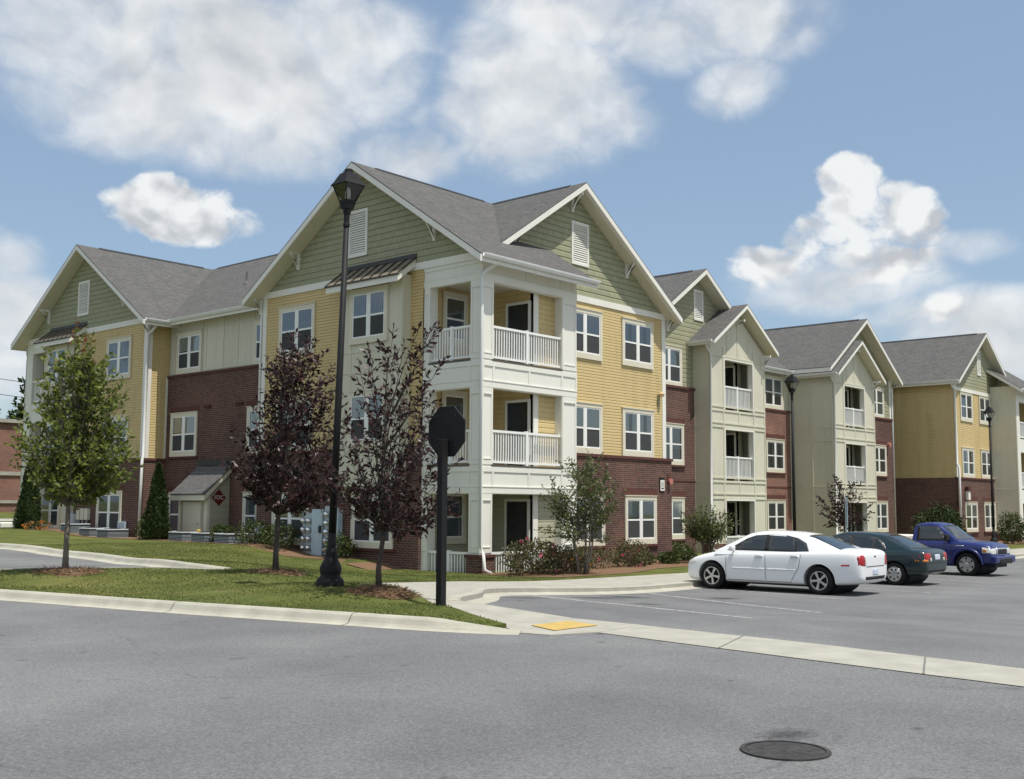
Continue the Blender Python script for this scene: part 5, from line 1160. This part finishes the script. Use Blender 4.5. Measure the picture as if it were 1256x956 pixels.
struct(sheet('mulch', [(-1.5, 3), (-1.5, 10), (-1.6, 26), (.5, 26), (.5, 18), (.9, 18), (.9, 10.4), (0, 10.4), (0, 3)], lambda x, y: LZ(x, y) + .012, MULCH, 1.0))
struct(sheet('entry_path', [(14, -3.7), (15.2, -3.7), (15.2, .6), (12.2, 1.0), (12.2, .0), (14, -.4)], lambda x, y: LZ(x, y) + .02, CONC, 1.0))
# grass blades
rs = np.random.RandomState(3); GPt = []; GD = []
cands = 0
while len(GPt) < 62000 and cands < 400000:
    cands += 1
    x = rs.uniform(-15.5, 1.5); y = rs.uniform(-12.2, 12.5)
    if rs.random() > min(1, 190 / (((x + 23.4) ** 2 + (y + 22) ** 2))): 
        if rs.random() > .35: continue
    if not inside((x, y), LAWN_POLY): continue
    if inside((x, y), sidewalk_poly) or x > -.3 and y > -.2: continue
    GPt.append((x, y, 0)); GD.append((rs.normal(0, .35), rs.normal(0, .35), 1))
GPt = np.array(GPt); d2 = (GPt[:, None, 0] - CP[None, :, 0]) ** 2 + (GPt[:, None, 1] - CP[None, :, 1]) ** 2 + .15; wv = d2 ** -2.0; GPt[:, 2] = (wv * CP[None, :, 2]).sum(1) / wv.sum(1) - .004
struct(leaves_mesh('grass', GPt, GD, .028, .014, GRASSB, None, 8, .1), 'stuff', 'short mown green grass of the lawn')
# ------------------------------------------------------------------ far left background
p = empty('brick_building', 'long red brick building with pale bands behind the apartment corner', 'building', (0, 0, 0)); 
m = MB(); m.box(4, 55, 0, 30, 62, 7.5); m.build('wall', BRICKO, p); m = MB(); m.box(3.9, 54.9, 3.9, 30, 55, 4.15); m.box(3.9, 54.9, 2.0, 30, 55, 2.2); m.box(3.93, 55, 3.9, 4, 62, 4.15); m.build('stone_band', CONC, p); m = MB(); m.box(3.8, 54.8, 7.5, 30.2, 62.2, 7.75); m.build('parapet', CONC, p)
p = empty('utility_pole', 'dark wooden utility pole with wires at the far left edge', 'utility pole', (5.2, 45.5, 1.2)); m = MB(); m.tube([(0, 0, -.5), (0, 0, 9.6)], [.16, .13], 8); m.build('pole', BARKD, p); m = MB(); m.box(-1.1, -.06, 4.3, 1.1, .06, 4.45); m.build('crossarm', BARKD, p)
m = MB()
for dz, dy in ((8.3, 0), (7.4, .3)): m.tube([(0, dy, dz), (15, 3 + dy, dz - .5), (35, 8, dz - .3)], .018, 4)
m.build('wire', DARKM, p)
for i, (x, y, s, lab) in enumerate(((13, 68, 1.0, 'dark green tree behind the red brick building, at left'), (22, 74, 1.2, 'taller dark green tree behind the red brick building'))):
    tree('background_tree', lab, 'tree', (x, y, 1), .3, 3, 8 * s, [(3, 1.5), (5, 3.4), (7, 3), (9 * s, .8)], 60, 40, .55, .4, CYP, BARKD, 200 + i, 'trees behind the brick building', spread=.3)
# @@CARS@@
# ------------------------------------------------------------------ cars
def bake(o):
    dg = bpy.context.evaluated_depsgraph_get(); dg.update(); ev = o.evaluated_get(dg); me = bpy.data.meshes.new_from_object(ev); o.modifiers.clear(); old = o.data; o.data = me; bpy.data.meshes.remove(old); return o
def loft_body(name, stations, mat, root, wells, wr, sub=2, flare=.0):
    """stations: (y, zb, zs, zt, w): bottom, shoulder and top heights, half width"""
    m = MB(); rings = []
    for (y, zb, zs, zt, w_) in stations:
        zm = zb + (zs - zb) * .52
        half = [(0, zb), (.72 * w_, zb), (.93 * w_, zb + .03), (.975 * w_, zb + .12), (w_, zm), (.995 * w_, zm + (zs - zm) * .6), (.965 * w_, zs), (.86 * w_, zs + (zt - zs) * .75), (.45 * w_, zt + .012), (0, zt + .02)]
        ring = half + [(-x, z) for (x, z) in half[-2:0:-1]]
        i = len(m.v); m.v += [(x, y, z) for x, z in ring]; rings.append((i, len(ring)))
    for (a, n), (b, _) in zip(rings, rings[1:]):
        for j in range(n): m.f.append((a + j, b + j, b + (j + 1) % n, a + (j + 1) % n))
    n = rings[0][1]
    m.f.append(tuple(rings[0][0] + j for j in range(n))); m.f.append(tuple(rings[-1][0] + j for j in reversed(range(n))))
    o = m.build(name, mat, None, smooth=True, uv=False, subsurf=sub); bake(o)
    bmm = bmesh.new(); bmm.from_mesh(o.data); bmesh.ops.recalc_face_normals(bmm, faces=bmm.faces); bmm.to_mesh(o.data); bmm.free()
    solid = BVHTree.FromPolygons([tuple(v.co) for v in o.data.vertices], [tuple(p.vertices) for p in o.data.polygons])
    c = MB()
    for (y, z) in wells:
        for s_ in (-1, 1): c.lathe([(wr, s_ * .55), (wr, s_ * 1.3)] if s_ > 0 else [(wr, -1.3), (wr, -.55)], 40, (0, y, z), 'x')
    co = c.build('cutter', PLASTIC, None, uv=False)
    bmm = bmesh.new(); bmm.from_mesh(co.data); bmesh.ops.recalc_face_normals(bmm, faces=bmm.faces); bmm.to_mesh(co.data); bmm.free()
    b = o.modifiers.new('wells', 'BOOLEAN'); b.operation = 'DIFFERENCE'; b.object = co; b.solver = 'EXACT'
    bake(o); bpy.data.objects.remove(co)
    me = o.data
    for p in me.polygons: p.use_smooth = True
    try: me.set_sharp_from_angle(angle=R_(38))
    except Exception: pass
    o.parent = root; o.data.name = name
    return o, solid
def patch(name, solid, poly, axis, mat, root, off=.006, n=10, start=5, thick=.008):
    """a piece that follows the body: polygon in (x,z) seen along y, or (y,z) seen along x, or (x,y) from above"""
    us = [p[0] for p in poly]; vs = [p[1] for p in poly]
    d = {'+y': Vector((0, -1, 0)), '-y': Vector((0, 1, 0)), '-x': Vector((1, 0, 0)), '+x': Vector((-1, 0, 0)), '+z': Vector((0, 0, -1))}[axis]
    bd = []
    for i in range(len(poly)):
        a, b = Vector(poly[i]), Vector(poly[(i + 1) % len(poly)]); k = max(1, int((b - a).length / .06))
        for j in range(k): bd.append(a + (b - a) * j / k)
    st_ = max(max(us) - min(us), max(vs) - min(vs)) / n; inn = []
    u = min(us) + st_ / 2
    while u < max(us):
        v = min(vs) + st_ / 2
        while v < max(vs):
            if inside((u, v), poly): inn.append(Vector((u, v)))
            v += st_
        u += st_
    nb = len(bd); vo, _, fo, _, _, _ = delaunay_2d_cdt(bd + inn, [(i, (i + 1) % nb) for i in range(nb)], [], 1, 1e-5)
    V = []; ok = []
    for p in vo:
        o = {'y': Vector((p.x, 0, p.y)), 'x': Vector((0, p.x, p.y)), 'z': Vector((p.x, p.y, 0))}[axis[1]] - d * start
        h, nr, _, _ = solid.ray_cast(o, d)
        ok.append(h is not None); V.append((h - d * off) if h else o)
    m = MB(); m.v = [tuple(v) for v in V]; m.f = [tuple(f) for f in fo if all(ok[i] for i in f)]
    ob = m.build(name, mat, root, smooth=True, uv=False)
    bmm = bmesh.new(); bmm.from_mesh(ob.data)
    bmesh.ops.recalc_face_normals(bmm, faces=bmm.faces)
    f0 = sum((f.normal for f in bmm.faces), Vector())
    if f0.dot(-d) < 0: bmesh.ops.reverse_faces(bmm, faces=bmm.faces)
    bmm.to_mesh(ob.data); bmm.free()
    s_ = ob.modifiers.new('thick', 'SOLIDIFY'); s_.thickness = thick + off; s_.offset = -1
    return ob
def strip(p, q, w_=.012):
    (a, b), (c, d) = p, q; t = Vector((c - a, d - b)).normalized(); n = Vector((-t.y, t.x)) * w_ / 2
    return [(a + n.x, b + n.y), (c + n.x, d + n.y), (c - n.x, d - n.y), (a - n.x, b - n.y)]
def wheel(root, x, y, r, wd, kind):
    s_ = -1 if x < 0 else 1
    wroot = MB().lathe([(r * .66, -wd / 2), (r * .93, -wd / 2), (r * .985, -wd * .36), (r, -wd * .2), (r, wd * .2), (r * .985, wd * .36), (r * .93, wd / 2), (r * .66, wd / 2), (r * .62, wd * .3), (r * .62, -wd * .3)], 36, (0, 0, 0), 'x', cap=False)
    m = wroot; n = 36
    for j in range(n): m.f.append((9 * n + j, 9 * n + (j + 1) % n, (j + 1) % n, j))
    wo = m.build('wheel', TYRE, root, smooth=True, uv=False, loc=(x, y, r))
    o = s_ * wd / 2
    rim = MB(); rim.lathe([(r * .655, o * .98), (r * .66, o * 1.0), (r * .60, o * 1.0), (r * .585, o * .4), (r * .585, -o * .6)], 36, axis='x', cap=False)
    disc = MB(); disc.lathe([(r * .59, o * .35), (.02, o * .35)], 30, axis='x', cap=True)
    disc.build('brake_disc', DARKM, wo, uv=False)
    if kind == 'five':
        for k in range(5):
            a = 2 * math.pi * k / 5 + .35 + y * .3
            for (wa, wb, mt) in ((.105, .055, 0),):
                ca, sa = math.cos(a), math.sin(a); pts = []
                for rr, hw in ((r * .10, .020), (r * .60, .033)):
                    pts.append((rr, hw))
                q = [(o * .98, ca * pts[0][0] - sa * pts[0][1], sa * pts[0][0] + ca * pts[0][1]), (o * .98, ca * pts[1][0] - sa * pts[1][1], sa * pts[1][0] + ca * pts[1][1]), (o * .98, ca * pts[1][0] + sa * pts[1][1], sa * pts[1][0] - ca * pts[1][1]), (o * .98, ca * pts[0][0] + sa * pts[0][1], sa * pts[0][0] - ca * pts[0][1])]
                rim.prism(q, (-o * .35, 0, 0))
        rim.lathe([(r * .17, o * .6), (r * .17, o * .99), (r * .09, o * 1.04)], 16, axis='x')
        rim.build('rim', ALLOY, wo, uv=False, bevel=.004)
    elif kind == 'cap':
        rim.lathe([(r * .60, o * .85), (r * .56, o * 1.0), (r * .3, o * 1.06), (.01, o * 1.07)], 30, axis='x'); rim.build('hubcap', ALLOY, wo, smooth=True, uv=False)
        h = MB()
        for k in range(7):
            a = 2 * math.pi * k / 7 + .2; h.lathe([(r * .085, 0), (r * .085, s_ * .018)], 10, (o * 1.025, math.cos(a) * r * .43, math.sin(a) * r * .43), 'x')
        h.build('hubcap_hole', PLASTIC, wo, uv=False)
    else:
        for k in range(6):
            a = 2 * math.pi * k / 6 + .1; ca, sa = math.cos(a), math.sin(a)
            q = [(o * .97, ca * r * .12 - sa * .07, sa * r * .12 + ca * .07), (o * .97, ca * r * .6 - sa * .065, sa * r * .6 + ca * .065), (o * .97, ca * r * .6 + sa * .065, sa * r * .6 - ca * .065), (o * .97, ca * r * .12 + sa * .07, sa * r * .12 - ca * .07)]
            rim.prism(q, (-o * .3, 0, 0))
        rim.lathe([(r * .2, o * .6), (r * .2, o * 1.02), (r * .1, o * 1.1)], 16, axis='x'); rim.build('rim', ALLOY, wo, uv=False)
    return wo
def cabin(root, prof, belt, wb, wr_, ztop, mat, name='cabin'):
    """prof: [(y, z)] roof line from rear base to front base; belt: height of the sill line; sides lean in a plane"""
    xs = lambda z: wb - (wb - wr_) * (z - belt) / (ztop - belt)
    m = MB(); rings = []
    for (y, z) in prof:
        h = max(.012, z - belt); k = min(.075, h * .5)
        half = [(xs(belt - .1), belt - .1), (xs(belt), belt), (xs(z - k), z - k), (xs(z - k * .35) - k * .22, z - k * .3), (xs(z) - k * 1.0, z), (xs(z) * .45, z + min(.02, h * .1)), (0, z + min(.025, h * .12))]
        ring = half + [(-x, zz) for x, zz in half[-2::-1]]
        i = len(m.v); m.v += [(x, y, zz) for x, zz in ring]; rings.append((i, len(ring)))
    for (a, n), (b, _) in zip(rings, rings[1:]):
        for j in range(n - 1): m.f.append((a + j, a + j + 1, b + j + 1, b + j))
    n = rings[0][1]; m.f.append(tuple(rings[0][0] + j for j in reversed(range(n)))); m.f.append(tuple(rings[-1][0] + j for j in range(n)))
    o = m.build(name, mat, root, smooth=True, uv=False)
    bmm = bmesh.new(); bmm.from_mesh(o.data); bmesh.ops.recalc_face_normals(bmm, faces=bmm.faces); bmm.to_mesh(o.data); bmm.free()
    try: o.data.set_sharp_from_angle(angle=R_(42))
    except Exception: pass
    solid = BVHTree.FromPolygons([tuple(v.co) for v in o.data.vertices], [tuple(p.vertices) for p in o.data.polygons])
    return o, solid
def both(fn):
    for ax, s_ in (('-x', -1), ('+x', 1)): fn(ax, s_)
def sedan(name, label, loc, rz, mat, P):
    root = empty(name, label, 'car', loc, rz, 'cars parked by the building')
    body, sol = loft_body('body', P['st'], mat, root, [(P['fa'], P['wr']), (P['ra'], P['wr'])], P['wr'] + .055)
    cab, cs = cabin(root, P['prof'], P['belt'], P['wb'], P['wt'], P['zt'], mat)
    for y in (P['fa'], P['ra']):
        for x in (-P['tr'], P['tr']): wheel(root, x, y, P['wr'], .205, P['wheel'])
    m = MB()
    for y in (P['fa'], P['ra']): m.lathe([(P['wr'] + .045, -.58), (P['wr'] + .045, .58)], 24, (0, y, P['wr']), 'x')
    m.box(-.6, P['ra'], .16, .6, P['fa'], .4); m.build('underbody', PLASTIC, root, uv=False)
    def sides(ax, s_):
        for nm, poly in P['glass']: patch(nm, cs, poly, ax, CARGLASS, root, .006, 8, 4, .004)
        patch('window_frame', cs, P['frame'], ax, P.get('framemat', PLASTIC), root, .002, 10, 4, .003)
        for ln in P['seams']: patch('door_seam', sol, strip(*ln), ax, PLASTIC, root, .0015, 12, 4, .003)
        for (y, z) in P['handles']: patch('door_handle', sol, [(y - .10, z - .022), (y + .10, z - .022), (y + .10, z + .022), (y - .10, z + .022)], ax, P.get('handlemat', CHROME), root, .028, 5, 4, .01)
        for (poly, mt) in P['mould']: patch('side_moulding', sol, poly, ax, mt, root, .012, 14, 4, .008)
        y, z = P['mirror']; mm = MB(); mm.box(s_ * (P['wb'] + .05), y - .05, z - .015, s_ * (P['wb'] + .21), y + .06, z + .115); mm.box(s_ * (P['wb'] - .03), y - .01, z - .01, s_ * (P['wb'] + .05), y + .04, z + .03); mm.build('wing_mirror', P.get('mirmat', mat), root, smooth=True, uv=False, bevel=.025)
        for (nm, poly, mt) in P['sidelamp']: patch(nm, sol, poly, ax, mt, root, .004, 8, 4, .006)
    both(sides)
    for (nm, poly, mt) in P['rear']:
        patch(nm, sol, poly, '-y', mt, root, .006, 8, 5, .008)
        if nm in ('tail_light', 'reverse_light'): patch(nm, sol, [(-x, z) for x, z in poly], '-y', mt, root, .006, 8, 5, .008)
    for (nm, poly, mt) in P['front']:
        patch(nm, sol, poly, '+y', mt, root, .006, 8, 5, .008)
        if nm == 'headlight': patch(nm, sol, [(-x, z) for x, z in poly], '+y', mt, root, .006, 8, 5, .008)
    for nm, poly in P['screens']: patch(nm, cs, poly, '+z', CARGLASS, root, .006, 10, 4, .004)
    return root
WS = dict(
 st=[(-2.46, .42, .82, .88, .70), (-2.44, .33, .95, 1.02, .81), (-2.33, .27, 1.0, 1.075, .865), (-2.0, .235, 1.005, 1.08, .885), (-1.425, .20, .99, 1.06, .893), (-.7, .19, .965, 1.02, .893), (0, .19, .945, 1.0, .893), (.7, .19, .925, .985, .893), (1.15, .19, .90, .985, .89), (1.5, .19, .85, .925, .885), (1.9, .19, .77, .84, .86), (2.12, .20, .69, .745, .78), (2.25, .23, .59, .635, .66), (2.30, .34, .51, .55, .54)],
 fa=1.425, ra=-1.425, wr=.335, tr=.775, wheel='five', belt=.975, wb=.815, wt=.575, zt=1.44,
 prof=[(-2.02, 1.0), (-1.6, 1.17), (-1.2, 1.335), (-.95, 1.395), (-.6, 1.435), (-.1, 1.455), (.25, 1.44), (.5, 1.395), (.85, 1.215), (1.2, 1.03), (1.34, .97)],
 glass=[('side_window', [(.90, 1.0), (.50, 1.26), (.30, 1.335), (.02, 1.36), (.02, 1.0)]), ('side_window', [(-.10, 1.0), (-.10, 1.365), (-.45, 1.355), (-.72, 1.31), (-.80, 1.0)]), ('quarter_window', [(-.84, 1.0), (-.77, 1.29), (-1.0, 1.19), (-1.10, 1.0)])],
 frame=[(1.02, .985), (.52, 1.285), (.30, 1.36), (-.1, 1.39), (-.5, 1.38), (-.82, 1.315), (-1.06, 1.20), (-1.17, .985)],
 seams=[((1.02, .26), (1.02, .88)), ((-.05, .24), (-.05, .93)), ((-.92, .62), (-.98, .94)), ((-.72, .3), (-.92, .62)), ((1.02, .26), (-.72, .26))],
 handles=[(.12, .855), (-.82, .875)], handlemat=CHROME,
 mould=[([(.86, .53), (.86, .565), (-.02, .57), (-.02, .535)], mat_ if False else CARW) for mat_ in (0,)] + [([(-.08, .535), (-.08, .57), (-.85, .575), (-.78, .54)], CARW)],
 mirror=(.80, .985), sidelamp=[('side_marker', [(-1.98, .69), (-1.98, .725), (-2.18, .735), (-2.18, .70)], TAILR), ('headlight', [(1.86, .67), (1.94, .75), (2.12, .71), (2.23, .60), (2.05, .59)], LENSW)],
 rear=[('tail_light', [(.60, .70), (.60, .90), (.68, .955), (.835, .955), (.835, .72)], TAILR), ('reverse_light', [(.56, .72), (.56, .92), (.62, .93), (.62, .72)], LENSW), ('number_plate', [(-.17, .48), (.17, .48), (.17, .63), (-.17, .63)], PLATE), ('lower_bumper', [(-.56, .375), (.56, .375), (.60, .45), (-.60, .45)], PLASTIC), ('boot_seam', strip((-.54, .685), (.54, .685), .014), PLASTIC), ('emblem', [(-.06, .90), (-.02, .935), (.06, .92), (.02, .885)], BRONZED)],
 front=[('headlight', [(.42, .52), (.48, .66), (.74, .70), (.70, .55)], LENSW), ('grille', [(-.36, .36), (.36, .36), (.38, .56), (-.38, .56)], PLASTIC)],
 screens=[('windscreen', [(-.66, 1.24), (.66, 1.24), (.54, .52), (-.54, .52)]), ('rear_window', [(-.56, -1.05), (.56, -1.05), (.64, -1.90), (-.64, -1.90)])])
sedan('white_sedan', 'white four door sedan parked nose to the kerb, nearest of the parked cars', (2.33, -8.1, 0), R_(2.5), CARW, WS)
GSD = dict(WS)
GSD.update(
 st=[(-2.16, .45, .78, .82, .66), (-2.13, .36, .86, .91, .76), (-2.02, .28, .91, .965, .81), (-1.7, .24, .915, .975, .84), (-1.30, .2, .905, .96, .85), (-.6, .19, .89, .94, .85), (0, .19, .88, .93, .85), (.7, .19, .865, .92, .85), (1.1, .19, .84, .90, .845), (1.5, .19, .78, .84, .83), (1.9, .2, .71, .77, .80), (2.12, .24, .60, .65, .72), (2.18, .36, .54, .57, .62)],
 fa=1.32, ra=-1.30, wr=.30, tr=.735, wheel='cap', belt=.905, wb=.78, wt=.57, zt=1.36,
 prof=[(-1.78, .93), (-1.4, 1.11), (-1.1, 1.255), (-.9, 1.325), (-.5, 1.365), (0, 1.375), (.3, 1.355), (.6, 1.26), (1.0, 1.03), (1.18, .92)],
 glass=[('side_window', [(.78, .93), (.42, 1.18), (.22, 1.26), (.0, 1.285), (.0, .93)]), ('side_window', [(-.08, .93), (-.08, 1.29), (-.42, 1.285), (-.68, 1.24), (-.68, .93)]), ('quarter_window', [(-.73, .93), (-.73, 1.225), (-.92, 1.11), (-1.02, .93)])],
 frame=[(.90, .915), (.44, 1.21), (.2, 1.29), (-.1, 1.315), (-.5, 1.31), (-.76, 1.25), (-.97, 1.12), (-1.09, .915)], framemat=ALLOYD,
 seams=[((.92, .26), (.92, .82)), ((-.04, .24), (-.04, .87)), ((-.85, .56), (-.9, .87)), ((-.66, .28), (-.85, .56))],
 handles=[(.1, .80), (-.76, .81)], handlemat=PLASTIC, mould=[([(.86, .48), (.86, .53), (-.85, .54), (-.8, .49)], CARG), ([(-1.62, .40), (-1.62, .43), (-2.1, .43), (-2.1, .40)], PLASTIC)],
 mirror=(.74, .93), mirmat=CARG, sidelamp=[],
 rear=[('tail_light', [(.46, .70), (.46, .86), (.82, .87), (.82, .70)], TAILR), ('tail_light', [(.62, .64), (.62, .70), (.82, .70), (.82, .64)], TAILA), ('reverse_light', [(.40, .66), (.40, .74), (.50, .74), (.50, .66)], LENSW), ('number_plate', [(-.17, .68), (.17, .68), (.17, .83), (-.17, .83)], PLATE), ('lower_bumper', [(-.68, .36), (.68, .36), (.68, .42), (-.68, .42)], PLASTIC), ('boot_seam', strip((-.6, .60), (.6, .60), .014), PLASTIC)],
 front=[('headlight', [(.40, .54), (.44, .62), (.72, .64), (.70, .55)], LENSW)],
 screens=[('windscreen', [(-.64, 1.06), (.64, 1.06), (.54, .42), (-.54, .42)]), ('rear_window', [(-.54, -.98), (.54, -.98), (.62, -1.66), (-.62, -1.66)])])
sedan('green_sedan', 'dark green small sedan parked between the white sedan and the blue pickup', (6.95, -8.15, 0), R_(0), CARG, GSD)
def pickup():
    root = empty('blue_pickup', 'dark blue pickup truck parked nose out beyond the green sedan', 'truck', (12.75, -7.95, 0), R_(180 - 2), 'cars parked by the building'); root.scale = (.96, .96, .96)
    st_ = [(-.35, .34, 1.0, 1.03, .84), (-.3, .32, 1.05, 1.08, .87), (.2, .30, 1.06, 1.09, .88), (.7, .30, 1.06, 1.10, .88), (1.05, .30, 1.05, 1.12, .88), (1.45, .32, 1.03, 1.10, .875), (1.8, .34, 1.0, 1.075, .87), (2.08, .38, .96, 1.03, .85), (2.20, .42, .90, .965, .80), (2.24, .5, .84, .87, .74)]
    body, sol = loft_body('body', st_, CARB, root, [(1.45, .365)], .44)
    cab, cs = cabin(root, [(-.36, 1.06), (-.33, 1.45), (-.28, 1.60), (-.1, 1.655), (.25, 1.665), (.45, 1.63), (.60, 1.55), (.9, 1.30), (1.12, 1.12), (1.2, 1.07)], 1.08, .81, .62, 1.65, CARB)
    bed = MB()
    for s_ in (-1, 1): bed.box(s_ * .87, -2.35, .48, s_ * .80, -.42, 1.06)
    bed.box(-.80, -2.35, .5, .80, -2.28, 1.06); bed.box(-.8, -.49, .5, .8, -.42, 1.06); bed.box(-.8, -2.28, .55, .8, -.49, .62)
    bo = bed.build('bed', CARB, root, uv=False); 
    c = MB(); c = c.lathe([(.44, -1.3), (.44, 1.3)], 32, (0, -1.45, .365), 'x').build('cutter', PLASTIC, None, uv=False); b = bo.modifiers.new('w', 'BOOLEAN'); b.object = c; b.operation = 'DIFFERENCE'; b.solver = 'EXACT'; bake(bo); bpy.data.objects.remove(c)
    m = MB(); m.box(-.80, -2.3, 1.07, .80, -.55, 1.24); m.build('bed_cover', WHITE, root, uv=False, bevel=.03)
    for y in (1.45, -1.45):
        for x in (-.755, .755): wheel(root, x, y, .365, .235, 'six')
    m = MB()
    for y in (1.45, -1.45): m.lathe([(.42, -.6), (.42, .6)], 20, (0, y, .42), 'x')
    m.box(-.5, -2.3, .28, .5, 2.2, .46); m.build('chassis', PLASTIC, root, uv=False)
    def sides(ax, s_):
        patch('side_window', cs, [(.80, 1.12), (.44, 1.52), (-.16, 1.54), (-.16, 1.12)], ax, CARGLASS, root, .006, 8, 4, .004)
        patch('window_frame', cs, [(.90, 1.10), (.46, 1.56), (-.2, 1.57), (-.2, 1.10)], ax, PLASTIC, root, .002, 8, 4, .003)
        for ln in (((.98, .42), (.98, 1.0)), ((-.24, .42), (-.24, 1.0)), ((.98, .40), (-.24, .40)), ((.98, .70), (-.24, .70))): patch('door_seam', sol, strip(*ln), ax, PLASTIC, root, .0015, 10, 4, .003)
        patch('door_handle', sol, [(-.14, .93), (.06, .93), (.06, .98), (-.14, .98)], ax, PLASTIC, root, .02, 5, 4, .01)
        patch('badge', sol, [(1.08, .94), (1.36, .94), (1.36, .965), (1.08, .965)], ax, CHROME, root, .004, 5, 4, .005)
        patch('headlight', sol, [(1.94, .74), (1.94, .92), (2.2, .88), (2.2, .74)], ax, LENSW, root, .006, 8, 4, .006)
        patch('turn_signal', sol, [(1.96, .76), (1.96, .85), (2.07, .85), (2.07, .76)], ax, TAILA, root, .011, 5, 4, .006)
        m = MB(); m.box(s_ * .80, .80, 1.10, s_ * 1.06, .92, 1.30); m.build('wing_mirror', PLASTIC, root, uv=False, bevel=.03)
        m = MB(); n = 14
        pts = [(s_ * .87, 1.45 + .50 * math.cos(math.pi * k / n), .365 + .50 * math.sin(math.pi * k / n)) for k in range(n + 1)]
        m.tube(pts, .035, 6); m.build('wheel_arch', CARB, root, smooth=True, uv=False)
    both(sides)
    for s_ in (-1, 1): patch('headlight', sol, [(s_ * .46, .70), (s_ * .80, .70), (s_ * .78, .88), (s_ * .46, .88)], '+y', LENSW, root, .006, 8, 5, .008)
    patch('grille', sol, [(-.42, .66), (.42, .66), (.42, .90), (-.42, .90)], '+y', CHROME, root, .02, 8, 5, .02)
    patch('grille_mesh', sol, [(-.34, .70), (.34, .70), (.34, .86), (-.34, .86)], '+y', PLASTIC, root, .03, 8, 5, .02)
    m = MB(); m.box(-.84, 2.14, .42, .84, 2.37, .66); m.build('front_bumper', CARB, root, uv=False, bevel=.05); m = MB(); m.box(-.5, 2.28, .40, .5, 2.385, .56); m.build('bumper_insert', PLASTIC, root, uv=False, bevel=.02)
    patch('windscreen', cs, [(-.66, 1.10), (.66, 1.10), (.55, .58), (-.55, .58)], '+z', CARGLASS, root, .006, 10, 4, .004)
    m = MB(); m.box(-.86, -2.36, .74, -.70, -2.375, 1.0); m.build('tail_light', TAILR, root, uv=False); m = MB(); m.box(.86, -2.36, .74, .70, -2.375, 1.0); m.build('tail_light', TAILR, root, uv=False)
pickup()
